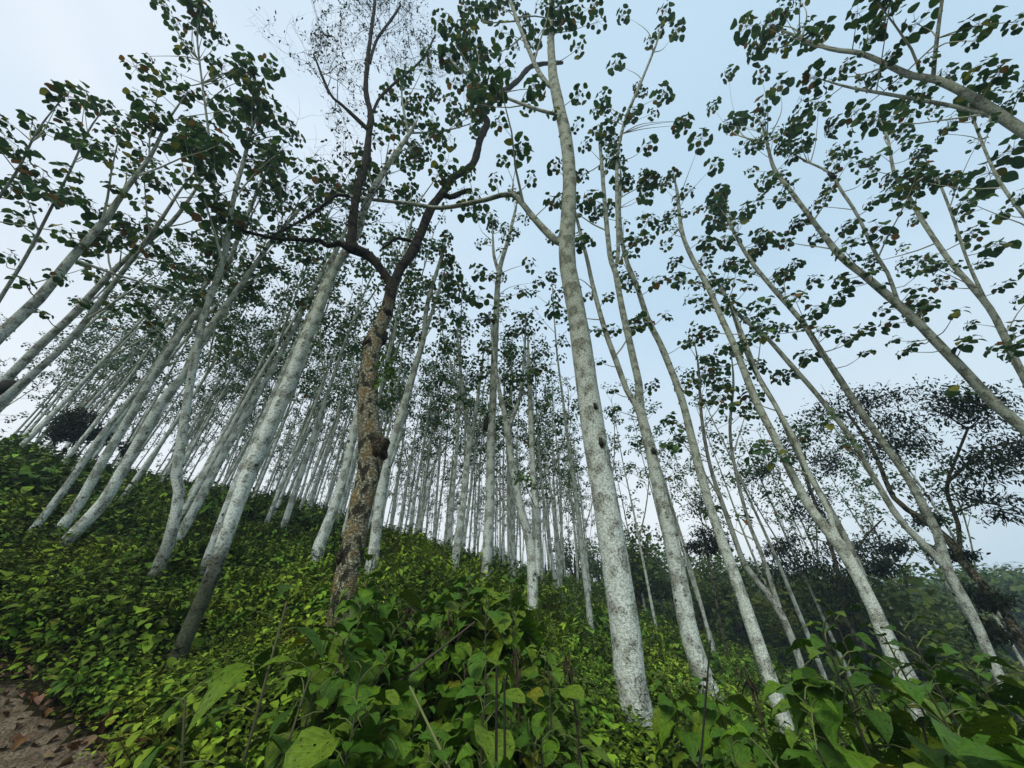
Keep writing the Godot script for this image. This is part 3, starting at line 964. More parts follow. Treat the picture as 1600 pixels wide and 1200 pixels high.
# ---------------------------------------------------------------- broad-leaved plants of the foreground
func make_plant(style: int, height: float, count: int, leaf_size: float, leaves: Array, woody: Color, shade: Color) -> Node3D:
	var o := Node3D.new()
	var b := Buf.new()
	var tips := []
	var shoots := 2 + style % 2
	for s in shoots:
		var a := TAU * s / shoots + rf(-0.4, 0.4)
		var lean := 0.0 if s == 0 else rf(0.12, 0.3)
		var pts := PackedVector3Array()
		var rad := PackedFloat32Array()
		var h := height * (1.0 if s == 0 else rf(0.65, 0.9))
		for k in 6:
			var t := k / 5.0
			pts.append(Vector3(cos(a) * lean * t + rf(-0.015, 0.015), -0.08 + (h + 0.08) * t, sin(a) * lean * t + rf(-0.015, 0.015)))
			rad.append(lerpf(0.011, 0.004, t))
		b.tube(pts, rad, 6, PackedColorArray([woody]), 0.0, null)
		var mine := count / shoots
		for k in mine:
			var t := lerpf(0.45, 1.0, pow(float(k) / (mine - 1), 0.6))
			var at := at_fraction(pts, rad, t)
			var az := k * 2.4 + a + rf(-0.4, 0.4)
			var el := rf(-0.1, 0.5) + 0.5 * smoothstep(0.85, 1.0, t)
			var out := Vector3(cos(az) * cos(el), sin(el), sin(az) * cos(el))
			var to: Vector3 = at[0] + out * rf(0.05, 0.13)
			b.tube(PackedVector3Array([at[0], at[0].lerp(to, 0.6) + UP * 0.01, to]), PackedFloat32Array([0.0035, 0.003, 0.0025]), 4, PackedColorArray([Color(0.10, 0.13, 0.04)]), 0.0, null, false)
			var l := leaf_size * rf(0.55, 1.25) * (1.0 if t < 0.9 else 0.62)
			var dir := Vector3(cos(az), rf(-0.45, 0.2) + 0.4 * smoothstep(0.85, 1.0, t), sin(az)).normalized()
			var upd := (UP + out * rf(-0.1, 0.3) + Vector3(rf(-0.35, 0.35), 0, rf(-0.35, 0.35))).normalized()
			var sx := dir.cross(upd).normalized()
			var basis := Basis(dir, sx.cross(dir), sx) * Basis.from_scale(Vector3(l, l * rf(0.7, 1.6), l * rf(0.66, 0.98)))
			var m: StandardMaterial3D = M.blades[rng.randi() % 3 + (3 if style == 3 else 0)]
			if rng.randf() < 0.012:
				m = M.yellow_blade
			tips.append([leaves[rng.randi() % leaves.size()], m, Transform3D(basis, to)])
	part("stem", b.mesh(), M.stalk, o)
	for t in tips:
		part("leaf", t[0], t[1], o, t[2])
	return o

func plants() -> void:
	var heart: Array = []
	var oval: Array = []
	var lance: Array = []
	for k in 5:
		for style in 3:
			var b := Buf.new()
			var prof: Array = [HEART_LEAF, OVAL_LEAF, LANCE_LEAF][style]
			b.leaf(Vector3.ZERO, Vector3.RIGHT, UP, 1.0, 1.0, rf(0.35, 1.25), rf(0.05, 0.4), PackedFloat32Array(prof), Color.WHITE, 0.14, 2, rng)
			[heart, oval, lance][style].append(b.mesh())
	var protos := [
		make_plant(0, 1.05, 36, 0.20, heart, Color(0.05, 0.06, 0.025), Color.WHITE),
		make_plant(1, 0.95, 42, 0.135, heart, Color(0.07, 0.09, 0.03), Color.WHITE),
		make_plant(1, 1.15, 42, 0.14, oval, Color(0.05, 0.045, 0.03), Color.WHITE),
		make_plant(0, 0.80, 34, 0.11, oval, Color(0.07, 0.09, 0.03), Color.WHITE),
		make_plant(3, 1.20, 30, 0.22, lance, Color(0.10, 0.10, 0.05), Color.WHITE),
		make_plant(3, 1.10, 30, 0.155, heart, Color(0.03, 0.03, 0.02), Color.WHITE),
	]
	# across, ahead, height, kind, label, group
	var set_out := []
	var kinds := ["heart-leaved plant", "fresh green heart-leaved plant", "oval-leaved plant", "low oval-leaved plant", "strap-leaved plant", "dark glossy plant"]
	for k in 66:
		var f := lerpf(1.75, 4.6, pow(rng.randf(), 0.8))
		var x := lerpf(-0.43, 0.22, rng.randf()) * f
		var n: int = [0, 1, 2, 3, 0, 1][rng.randi() % 6]
		if x / f > 0.10 and f < 4.9 and rng.randf() < 0.25:
			x -= 0.25 * f
		var side: String = "near the mossy trunk" if x / f < -0.22 else "midway between trunks" if x / f < 0.0 else "near the mottled trunk"
		if x / f > 0.09 and x / f < 0.30 and f < 4.9:      # keeps the foot of the mottled trunk in sight
			x = f * rf(-0.35, 0.06)
			side = "midway between trunks"
		set_out.append([x, f, rf(0.76, 1.1) + 0.10 * (f - 2.0), n, "%s %s, %s of the green clump" % [kinds[n], side, "front" if f < 2.3 else "second row" if f < 2.9 else "third row" if f < 3.6 else "rear"], "broad-leaved plants in the middle clump"])
	for k in 14:
		var f := rf(2.0, 4.4)
		var x := lerpf(0.24, 0.56, rng.randf()) * f
		var n: int = [0, 1, 3, 1][rng.randi() % 4]
		set_out.append([x, f, rf(0.66, 0.9) + 0.06 * (f - 2.0), n, "%s right of the mottled trunk, %s the forking trunk's foot" % [kinds[n], "before" if x / f < 0.42 else "right of"], "broad-leaved plants around the right trunks"])
	for k in 9:
		var f := rf(2.2, 4.2)
		var x := lerpf(0.70, 1.02, rng.randf()) * f
		var n: int = [0, 5, 1][rng.randi() % 3]
		set_out.append([x, f, rf(1.1, 1.35) + 0.1 * (f - 2.0), n, "%s in the thicket at lower right, %s of it" % [kinds[n], "left half" if x / f < 0.86 else "right half"], "broad-leaved plants in the right thicket"])
	set_out.append([-1.36, 2.55, 1.22, 4, "tall plant with long drooping strap-shaped leaves against the mossy trunk", ""])
	set_out.append([0.36, 1.72, 0.98, 0, "plant with the palest heart-shaped leaves in front of the mottled trunk", ""])
	set_out.append([0.98, 1.85, 1.15, 1, "plant holding one very large pale green leaf between two right trunks", ""])
	set_out.append([3.0, 2.2, 1.32, 5, "tall dark plant with a yellowing leaf at the right edge", ""])
	for k in set_out.size():
		var e: Array = set_out[k]
		var o: Node3D = protos[e[3]].duplicate()
		o.name = numbered("broad_leaved_plant")
		add_child(o)
		o.transform = Transform3D(Basis(UP, rf(0, TAU)) * Basis.from_scale(Vector3.ONE * (e[2] / 1.0)), on_ground(e[0], e[1]))
		tag(o, e[4], "plant", e[5])
	for p in protos:
		p.free()

# ---------------------------------------------------------------- the scene
func _ready() -> void:
	rng.seed = 20240
	bumps.seed = 3
	bumps.frequency = 0.35
	bumps.fractal_octaves = 3

	var cam := Camera3D.new()
	cam.name = "camera"
	cam.position = EYE
	cam.rotation_degrees = Vector3(TILT, 0, 0)
	cam.fov = rad_to_deg(2.0 * atan(600.0 / LENS))
	cam.near = 0.05
	cam.far = 2000.0
	cam.current = true
	add_child(cam)

	var env := Environment.new()
	env.background_mode = Environment.BG_SKY
	env.tonemap_mode = Environment.TONE_MAPPER_LINEAR
	env.tonemap_exposure = 1.75
	env.background_energy_multiplier = 0.64
	env.fog_enabled = true
	env.fog_density = 0.0018
	env.fog_light_color = Color(0.80, 0.92, 1.0)
	env.sdfgi_enabled = true
	env.ssao_enabled = true
	env.ssil_enabled = true
	var sm := PanoramaSkyMaterial.new()
	sm.panorama = sky_texture()
	env.sky = Sky.new()
	env.sky.sky_material = sm
	var we := WorldEnvironment.new()
	we.name = "world"
	we.environment = env
	add_child(we)

	var sun := DirectionalLight3D.new()
	sun.name = "sun"
	sun.light_energy = 0.5
	sun.light_color = Color(1.0, 0.97, 0.92)
	sun.light_angular_distance = 25.0
	sun.shadow_enabled = true
	sun.rotation_degrees = Vector3(-46, -24, 0)
	add_child(sun)

	M.pale_bark = bark(true)
	M.dark_bark = bark(false)
	M.twig = mat(0.9, Color.BLACK, 0.3)
	M.stalk = mat(0.7, Color.BLACK, 0.3)
	M.crown_leaf = mat(0.6, Color(0.8, 0.8, 0.8), 0.25)
	M.herb = mat(0.6, Color(0.4, 0.4, 0.4), 0.25)
	M.plain_dark = mat(0.95, Color.BLACK, 0.2)
	var blade := leaf_blade()
	M.blades = []
	for c in [Color(0.130, 0.265, 0.016), Color(0.150, 0.250, 0.018), Color(0.080, 0.195, 0.015), Color(0.060, 0.150, 0.014), Color(0.135, 0.240, 0.014), Color(0.050, 0.125, 0.012)]:
		var m: StandardMaterial3D = blade.duplicate()
		m.albedo_color = c.linear_to_srgb()
		M.blades.append(m)
	M.yellow_blade = blade.duplicate()
	M.yellow_blade.albedo_color = Color(0.27, 0.31, 0.025).linear_to_srgb()
	M.dry_blade = blade.duplicate()
	M.dry_blade.albedo_color = Color(0.22, 0.11, 0.045).linear_to_srgb()
	M.withered = blade.duplicate()
	M.withered.albedo_color = Color(0.085, 0.055, 0.033).linear_to_srgb()

	# ---- the ground: across, ahead, height against the eye, where tree feet and skyline show it
	for k in [
		[0, 0, -1.5], [0, 2, -1.48], [1, 3, -1.4], [-2, 1, -1.4], [-2.2, 2.9, -1.2], [-4, 3.9, -0.85], [-4, 0, -1.2], [-8, 0, -0.5], [-8, 4, 0.4], [4, 1, -1.8], [0, -6, -2],
		[-10, -6, -1], [10, -6, -3.5], [-20, 0, 3.0], [30, 30, -4], [30, 0, -6], [1.31, 5.03, -0.98], [3.1, 7.1, -1.47], [4.5, 8.3, -1.75], [7.0, 8.3, -1.9], [-3.85, 5.18, -0.35],
		[-6.0, 6.75, 0.45], [-8.4, 7.04, 0.95], [-2.14, 5.2, -0.4], [-4.2, 8.55, 0.9], [-3.04, 8.75, 0.65], [-0.7, 10.5, 0.42], [0.5, 10.1, -0.1], [-1.6, 11.3, 1.2], [2.66, 19.25, 0.4],
		[3.5, 31.7, 3.3], [-20, 12.9, 5.5], [-17.2, 17.2, 5.5], [-15, 28.7, 7.4], [-5, 31, 4.3], [-35, 20, 6.5], [-30, 45, 8.5], [-10, 50, 5.5], [5, 50, 3.8], [20, 45, 0.5],
		[12, 20, -2.2], [20, 12, -4], [12, 8, -3], [8, 4, -2.4], [30, 45, -0.5], [50, 70, 1.5], [20, 70, 2.0], [-20, 70, 6.0], [60, 40, -3], [-60, 40, 8], [60, 0, -6], [-60, 0, 6],
	]:
		knots.append(Vector3(k[0], k[1], k[2]))
	solve_ground()
	for p in [[-300, 1010], [-120, 1030], [0, 1050], [70, 1112], [135, 1182], [220, 1285]]:
		var h := hit(p[0], p[1])
		edge.append(Vector2(h.x, -h.z))
	edge.append(Vector2(-0.8, 1.35))
	edge.append(Vector2(0.6, 1.15))
	edge.append(Vector2(5.0, 0.4))
	print("edge ", edge)

	var g := Buf.new()
	var rings := 170
	var spokes := 260
	for i in rings + 1:
		var r := 0.25 * pow(330.0 / 0.25, float(i) / rings)
		for j in spokes + 1:
			var a := TAU * j / spokes
			var x := r * sin(a)
			var f := r * cos(a)
			g.vert(on_ground(x, f), slope_up(x, f), Vector2(x, f), Color.WHITE)
	for i in rings:
		for j in spokes:
			var a := i * (spokes + 1) + j
			g.quad(a, a + 1, a + spokes + 2, a + spokes + 1)
	var mid := g.vert(on_ground(0, 0), UP, Vector2.ZERO, Color.WHITE)
	for j in spokes:
		g.tri(mid, j + 1, j)
	# the rings run outwards clockwise, so turn the faces up
	for i in g.ix.size() / 3:
		var a := g.v[g.ix[i * 3]]
		var nn := (g.v[g.ix[i * 3 + 2]] - a).cross(g.v[g.ix[i * 3 + 1]] - a)
		if nn.y < 0.0:
			var sw := g.ix[i * 3 + 1]
			g.ix[i * 3 + 1] = g.ix[i * 3 + 2]
			g.ix[i * 3 + 2] = sw
	M.soil = soil(Color(0.15, 0.13, 0.07), Color(0.11, 0.12, 0.05), Color(0.24, 0.19, 0.11), 0.7, 3.0)
	M.dirt = soil(Color(0.35, 0.31, 0.25), Color(0.46, 0.42, 0.35), Color(0.22, 0.185, 0.14), 0.9, 4.0)
	tag(part("ground", g.mesh(), M.soil, self), "", "", "", "structure")

	var pb := Buf.new()                             # the trodden path, a sheet just above the ground
	var cross := 44
	var cols := 260
	for i in cols + 1:
		var x := lerpf(edge[0].x, 4.0, float(i) / cols)
		var far_f := 0.0
		far_f = -off_path(x, 0.0) + 0.18 * bumps.get_noise_2d(x * 9.0, 3.0)
		for j in cross + 1:
			var f := far_f - 3.2 * j / cross
			pb.vert(on_ground(x, f) + UP * (0.025 if j > 0 else -0.02), slope_up(x, f), Vector2(x, f), Color.WHITE)
	for i in cols:
		for j in cross:
			var a := i * (cross + 1) + j
			pb.quad(a, a + 1, a + cross + 2, a + cross + 1)
	tag(part("path", pb.mesh(), M.dirt, self), "", "", "", "structure")

	make_clusters()

	# ---- the tall pale trees, one by one
	tall_tree("tall pale trunk with dark grey mottling and black knot holes, standing in the clump", hit(1006, 1185), 6.5, [
		[1004, 1160, 51, 983, 1050, 50, 979, 1000, 48, 964, 900, 44, 949, 800, 40, 931, 700, 38, 917, 600, 34, 903, 500, 30, 886, 400, 26, 890, 300, 22, 884, 215, 19, 866, 130, 16, 861, 70, 11, 862, 0, 9, 860, -90, 7],
		[884, 382, 13, 868, 376, 12, 834, 341, 10, 800, 304, 9, 760, 312, 8, 690, 325, 7, 640, 318, 6, 545, 307, 5],
		[870, 140, 9, 845, 118, 8, 815, 50, 6, 790, -20, 5], [876, 180, 7, 830, 168, 6, 765, 140, 5, 715, 105, 4]], {"from": 0.74, "branches": 17, "reach": 2.6, "size": 1.2, "moss": 0.1, "scars": [[887, 371, 4, 7, 10], [929, 634, 4, 7, 16], [939, 690, 4, 8, 17]]})
	tall_tree("pale trunk forking into two at mid height, right of the mottled one", on_ground(3.2, 6.9), 1.0, [
		[1128, 1130, 33, 1080, 1000, 29, 1060, 900, 26, 1039, 800, 21, 1026, 750, 20, 1016, 700, 18, 1000, 640, 15, 998, 600, 12, 986, 545, 11, 972, 481, 10, 962, 427, 9, 953, 398, 8, 945, 320, 7, 938, 230, 5],
		[1003, 655, 11, 993, 633, 10, 979, 609, 9, 962, 562, 9, 945, 515, 8, 928, 454, 7, 916, 400, 6, 901, 341, 5],
		[962, 415, 7, 966, 390, 6, 964, 300, 6, 966, 236, 5, 979, 182, 5, 1003, 125, 4, 1026, 67, 3]], {"from": 0.62, "branches": 11, "reach": 1.6, "scars": [[1021, 704, 4, 6, 8]]})
	tall_tree("slim pale trunk leaning left with a reddish brown stain, foot at the bottom edge", hit(1240, 1193), 1.0, [
		[1236, 1160, 25, 1182, 1000, 21, 1148, 900, 18, 1112, 800, 14, 1084, 700, 13, 1070, 640, 12, 1057, 600, 11, 1033, 540, 10, 1013, 500, 9, 996, 450, 8, 977, 400, 7, 968, 340, 6, 970, 280, 4]], {"from": 0.6, "branches": 12, "reach": 1.5})
	tall_tree("thin brown forked trunk behind the stained slim one", hit(1288, 1155), 0.0, [
		[1286, 1141, 10, 1262, 1087, 11, 1249, 1030, 11, 1222, 962, 11, 1198, 925, 9, 1165, 884, 9, 1138, 813, 8, 1110, 730, 6, 1096, 650, 5, 1092, 580, 4],
		[1218, 950, 8, 1208, 920, 7, 1188, 861, 7, 1165, 800, 6, 1141, 684, 5, 1146, 600, 4]], {"from": 0.55, "branches": 11, "reach": 1.5, "white": 0.62})
	tall_tree("stout pale trunk rising from the right thicket with a fork at its knee", on_ground(7.1, 8.3), 0.0, [
		[1453, 1150, 25, 1385, 1000, 24, 1365, 950, 22, 1340, 900, 20, 1310, 850, 19, 1270, 800, 15, 1235, 737, 13, 1212, 687, 12, 1178, 619, 12, 1148, 542, 11, 1131, 505, 10, 1104, 444, 9, 1080, 400, 8, 1065, 360, 7, 1058, 300, 5],
		[1312, 846, 9, 1301, 822, 9, 1296, 800, 9, 1262, 737, 8, 1242, 687, 8, 1205, 623, 7, 1190, 600, 6, 1160, 520, 5]], {"from": 0.52, "branches": 15, "reach": 1.7})
	tall_tree("grey brown trunk close behind the stout forked one at right", on_ground(9.0, 9.6), 0.0, [
		[1440, 1080, 14, 1370, 952, 13, 1343, 888, 12, 1308, 817, 11, 1250, 715, 9, 1215, 640, 8, 1170, 560, 7, 1142, 480, 5]], {"from": 0.55, "branches": 10, "reach": 1.5, "white": 0.62})
	tall_tree("twin stemmed trunk with a thick swollen fork against the lower right sky", on_ground(9.6, 8.6), 0.0, [
		[1600, 1120, 17, 1560, 1055, 17, 1532, 989, 17, 1509, 942, 17, 1482, 895, 18, 1465, 834, 16, 1448, 800, 14, 1421, 751, 13, 1391, 707, 12, 1350, 650, 12, 1310, 589, 11, 1276, 538, 10, 1252, 501, 9, 1208, 451, 8, 1168, 400, 7, 1140, 350, 5],
		[1480, 890, 12, 1461, 868, 12, 1430, 838, 11, 1397, 800, 10, 1347, 714, 9, 1330, 684, 9, 1276, 616, 8, 1235, 569, 8, 1195, 525, 7, 1151, 488, 6, 1120, 440, 5]], {"from": 0.55, "branches": 14, "reach": 1.6, "white": 0.8})
	tall_tree("long leaning pale trunk crossing the right side with a thin side stem", on_ground(10.4, 6.6), 1.0, [
		[1700, 770, 24, 1600, 670, 21, 1560, 636, 20, 1509, 582, 18, 1441, 511, 16, 1398, 471, 15, 1350, 430, 13, 1313, 400, 12, 1262, 334, 9, 1229, 290, 8, 1208, 260, 7, 1195, 209, 5],
		[1404, 475, 8, 1387, 427, 7, 1370, 400, 7, 1340, 337, 6, 1316, 300, 6, 1296, 270, 5, 1256, 250, 4]], {"from": 0.5, "branches": 15, "reach": 1.7, "white": 0.85, "scars": [[1300, 274, 5, 11, 2, "dark_leaf_wad"]]})
	tall_tree("pale trunk entering at the right edge above the long leaning one", on_ground(13.7, 8.1), 1.0, [
		[1700, 760, 17, 1600, 589, 15, 1566, 518, 14, 1546, 481, 13, 1512, 440, 11, 1478, 400, 10, 1441, 344, 9, 1414, 297, 8, 1397, 270, 7, 1387, 216, 5],
		[1562, 514, 7, 1529, 447, 7, 1509, 400, 6, 1488, 337, 6, 1465, 280, 5]], {"from": 0.45, "branches": 14, "reach": 1.9})
	tall_tree("thick branch-like pale stem sweeping in from the upper right corner", on_ground(8.4, 3.0), 2.0, [
		[1760, 300, 28, 1600, 205, 23, 1532, 159, 20, 1465, 125, 15, 1424, 118, 13, 1380, 98, 11, 1343, 83, 10, 1296, 76, 8, 1240, 55, 6],
		[1640, 210, 9, 1515, 172, 8, 1431, 155, 7, 1330, 137, 5], [1458, 122, 8, 1464, 60, 7, 1472, 0, 6, 1480, -60, 5]], {"from": 0.66, "branches": 15, "reach": 1.6, "size": 0.95, "white": 0.72})
	tall_tree("thin pale stem beyond the upper right corner", on_ground(12.5, 5.0), 1.0, [
		[1760, 560, 10, 1650, 400, 9, 1560, 280, 7, 1510, 160, 5]], {"from": 0.5, "branches": 12, "reach": 1.6})
	tall_tree("large smooth grey trunk leaning right, thickest of the left side", hit(272, 1062), 0.5, [
		[285, 1010, 26, 325, 915, 25, 366, 800, 25, 384, 750, 25, 405, 700, 25, 428, 650, 25, 451, 600, 24, 470, 550, 22, 491, 500, 19, 510, 450, 17, 523, 420, 15, 545, 385, 14, 560, 361, 13, 567, 334, 12, 587, 290, 11, 608, 256, 9, 641, 207, 7],
		[639, 210, 4, 632, 180, 4, 628, 150, 3], [640, 208, 4, 690, 205, 3, 730, 195, 2]], {"from": 0.74, "branches": 15, "reach": 1.8, "moss": 1.05, "size": 0.95})
	tall_tree("slim pale trunk pressed close against the left flank of the large grey one", hit(306, 922), 0.0, [
		[313, 900, 13, 345, 815, 13, 368, 755, 12, 392, 700, 12, 440, 590, 10, 480, 500, 8, 512, 425, 7, 548, 340, 5]], {"from": 0.6, "branches": 10, "reach": 1.4, "size": 0.9})
	tall_tree("crooked pale trunk with a bend near its foot, left of the large grey one", hit(224, 935), 1.0, [
		[232, 920, 24, 263, 850, 21, 275, 800, 19, 280, 768, 21, 275, 745, 19, 282, 700, 17, 289, 650, 16, 297, 600, 14, 308, 545, 13, 317, 501, 11, 331, 457, 11, 351, 400, 10, 358, 351, 9, 368, 297, 8, 381, 250, 7, 391, 209, 5],
		[352, 395, 5, 340, 330, 4, 325, 200, 4, 308, 60, 3]], {"from": 0.6, "branches": 14, "reach": 1.7, "size": 1.25, "moss": 0.7})
	tall_tree("straight pale trunk passing behind the crooked one, dark streak down its foot", hit(64, 900), 0.0, [
		[72, 880, 21, 148, 800, 20, 180, 755, 19, 250, 633, 16, 290, 582, 14, 307, 542, 13, 330, 510, 12, 351, 481, 11, 375, 447, 10, 408, 400, 8, 430, 370, 7, 470, 325, 5]], {"from": 0.62, "branches": 13, "reach": 1.6, "moss": 0.5})
	tall_tree("pale trunk at far left with its foot in the bank, left of the streaked one", hit(46, 884), 0.0, [
		[60, 868, 20, 115, 800, 18, 160, 722, 16, 192, 670, 15, 243, 582, 13, 287, 515, 11, 324, 467, 10, 358, 407, 8, 385, 340, 7, 415, 270, 5]], {"from": 0.6, "branches": 13, "reach": 1.6})
	tall_tree("thinner pale trunk leaving the bank at the left edge", hit(36, 850), 0.0, [
		[50, 830, 13, 74, 800, 13, 115, 744, 12, 149, 694, 11, 190, 640, 10, 230, 590, 9, 290, 500, 7, 330, 430, 5]], {"from": 0.55, "branches": 13, "reach": 1.5})
	tall_tree("uppermost leaning trunk entering from the left edge", on_ground(-7.7, 4.2), 0.0, [
		[-120, 650, 27, 0, 524, 22, 60, 467, 20, 115, 400, 16, 168, 340, 14, 182, 317, 12, 206, 283, 10, 236, 243, 8, 262, 190, 5]], {"from": 0.55, "branches": 15, "reach": 1.9, "size": 0.8, "white": 0.8})
	tall_tree("second trunk entering from the left edge, with a dark lump at its foot", on_ground(-10.6, 6.2), 0.0, [
		[-60, 655, 18, 0, 602, 16, 67, 535, 15, 115, 491, 13, 152, 450, 11, 202, 400, 9, 270, 345, 8, 310, 290, 5]], {"scars": [[12, 606, 17, 14, 6, "dark_lump"]], "from": 0.52, "branches": 13, "reach": 1.7, "size": 0.85, "white": 0.75})
	tall_tree("third trunk entering from the left edge, half hidden by the lump", on_ground(-9.6, 5.2), 0.0, [
		[-80, 700, 17, 0, 628, 15, 45, 590, 14, 110, 530, 11, 180, 440, 9, 240, 360, 8, 280, 300, 5]], {"from": 0.52, "branches": 13, "reach": 1.7, "size": 0.85, "white": 0.7})
	tall_tree("clean pale trunk just left of the mossy dark one", hit(484, 910), 0.0, [
		[487, 900, 21, 500, 850, 20, 519, 800, 16, 537, 745, 14, 556, 660, 13, 575, 590, 11, 598, 520, 9, 622, 440, 7, 640, 360, 5]], {"from": 0.6, "branches": 11, "reach": 1.4, "size": 0.9})
	tall_tree("pale trunk just right of the mossy dark one", hit(569, 934), 0.0, [
		[571, 920, 21, 583, 870, 19, 591, 800, 16, 605, 720, 14, 618, 677, 13, 635, 623, 12, 648, 575, 10, 662, 528, 8, 668, 474, 7, 690, 400, 5],
		[600, 745, 9, 618, 700, 9, 640, 610, 8, 665, 520, 6, 690, 440, 4]], {"from": 0.6, "branches": 12, "reach": 1.4, "size": 0.9})
	tall_tree("straightest upright pale trunk in the centre, with a black nest on its side", hit(757, 958), 0.0, [
		[758, 940, 18, 760, 880, 17, 765, 800, 15, 767, 700, 13, 769, 650, 12, 771, 600, 11, 775, 500, 10, 780, 425, 8, 793, 378, 6, 805, 330, 4],
		[780, 428, 6, 772, 400, 5, 770, 370, 3]], {"scars": [[761, 661, 6, 13, 1, "black_nest"]], "from": 0.66, "branches": 11, "reach": 1.3, "size": 0.9})
	tall_tree("pale pair of stems grown together, forking high, right of the centre trunk", hit(832, 1008), 0.0, [
		[832, 985, 17, 832, 900, 17, 829, 850, 15, 815, 800, 12, 803, 740, 11, 793, 680, 9, 788, 645, 8, 778, 600, 6, 770, 540, 4],
		[838, 900, 11, 840, 850, 11, 838, 800, 10, 833, 750, 9, 829, 640, 8, 826, 560, 5], [793, 680, 6, 800, 655, 5, 814, 610, 5, 820, 540, 4]], {"from": 0.6, "branches": 11, "reach": 1.3, "size": 0.85})
	tall_tree("pale trunk behind the ferns, left of the centre trunk", hit(706, 930), 0.0, [
		[708, 905, 14, 712, 870, 13, 722, 800, 12, 730, 720, 10, 733, 680, 8, 724, 620, 6, 716, 540, 4], [732, 700, 6, 741, 660, 6, 752, 580, 4]], {"from": 0.55, "branches": 12, "reach": 1.3, "size": 0.85})

	tall_tree("thin dark stem among the leaves at the left edge", on_ground(-11.5, 7.6), 0.0, [
		[-60, 570, 9, -8, 480, 8, 40, 402, 7, 75, 335, 6, 108, 270, 5, 138, 205, 4]], {"from": 0.5, "branches": 10, "reach": 1.4, "white": 0.6})
	tall_tree("thin grey stem high at the left edge, above the thick leaning one", on_ground(-9.6, 4.4), 0.0, [
		[-110, 450, 9, -30, 345, 8, 25, 270, 6, 58, 205, 4]], {"from": 0.5, "branches": 9, "reach": 1.4, "white": 0.6})
	rosettes()

	# ---- the dark crooked tree that stands among them
	crooked_tree()

	# ---- dark fine-leaved trees at the right
	var dk := Color(0.022, 0.034, 0.014)
	dark_tree("dark tree with fine leaves and black shaggy growth along its trunk, at the right edge", on_ground(12.6, 10.5), 0.0, [
		[1620, 1040, 17, 1566, 948, 15, 1512, 888, 14, 1482, 844, 12, 1441, 810, 10, 1397, 778, 8, 1364, 704, 6, 1323, 643, 4],
		[1500, 868, 9, 1497, 820, 9, 1479, 765, 8, 1492, 721, 6, 1512, 670, 5], [1484, 750, 5, 1540, 700, 4, 1590, 690, 3]],
		[[1530, 655, 62, 420, 0.4], [1455, 640, 50, 300, -0.6], [1580, 720, 55, 380, 0.8], [1390, 615, 42, 240, 0.5], [1500, 740, 55, 330, -0.7], [1350, 680, 50, 280, 1.0], [1300, 640, 45, 240, 0.2], [1425, 705, 45, 240, 1.4],
		[1530, 930, 28, 330, 0.0], [1490, 865, 22, 220, 0.1], [1550, 985, 26, 240, 0.0], [1575, 790, 40, 180, 0.7], [1450, 800, 26, 150, 0.3]], 0.17, dk)
	dark_tree("dark bushy tree hanging black foliage behind the stout forked trunk", on_ground(15.5, 17.5), 0.0, [
		[1330, 985, 9, 1318, 930, 8, 1300, 860, 7, 1275, 790, 6, 1250, 720, 4], [1318, 925, 5, 1345, 850, 4, 1380, 810, 3]],
		[[1285, 890, 58, 330, 0.0], [1340, 850, 46, 260, 0.6], [1240, 900, 40, 200, -0.4], [1312, 928, 40, 210, 0.3], [1225, 850, 30, 220, 0.6], [1370, 880, 26, 220, -0.5], [1270, 800, 45, 260, 0.8], [1220, 690, 48, 240, 0.4], [1190, 740, 38, 190, -0.5], [1280, 720, 40, 200, 0.6], [1395, 855, 22, 130, 0.4]], 0.24, dk)
	dark_tree("small dark tree on the skyline beyond the left bank", on_ground(-18.5, 14.2), 0.0, [
		[112, 705, 5, 118, 680, 4, 128, 655, 3]], [[120, 668, 28, 420, 0.0], [95, 680, 20, 220, 0.4], [150, 680, 20, 220, -0.3], [130, 650, 18, 150, 0.5], [200, 700, 16, 120, 0.6]], 0.24, dk)
	dark_tree("dark slim tree with a drooping tuft between two right trunks", on_ground(9.5, 19.5), 0.0, [
		[1128, 985, 4, 1116, 920, 4, 1105, 865, 4, 1098, 830, 3]], [[1100, 838, 24, 200, 0.0], [1120, 850, 20, 130, 0.3], [1082, 852, 16, 100, 0.0], [1090, 790, 26, 110, 0.2]], 0.24, dk)

	# ---- ranks of slender trees climbing the hillside
	ranks()

	# ---- far slope at the right
	far_slope()

	undergrowth()
	plants()
	small_things()

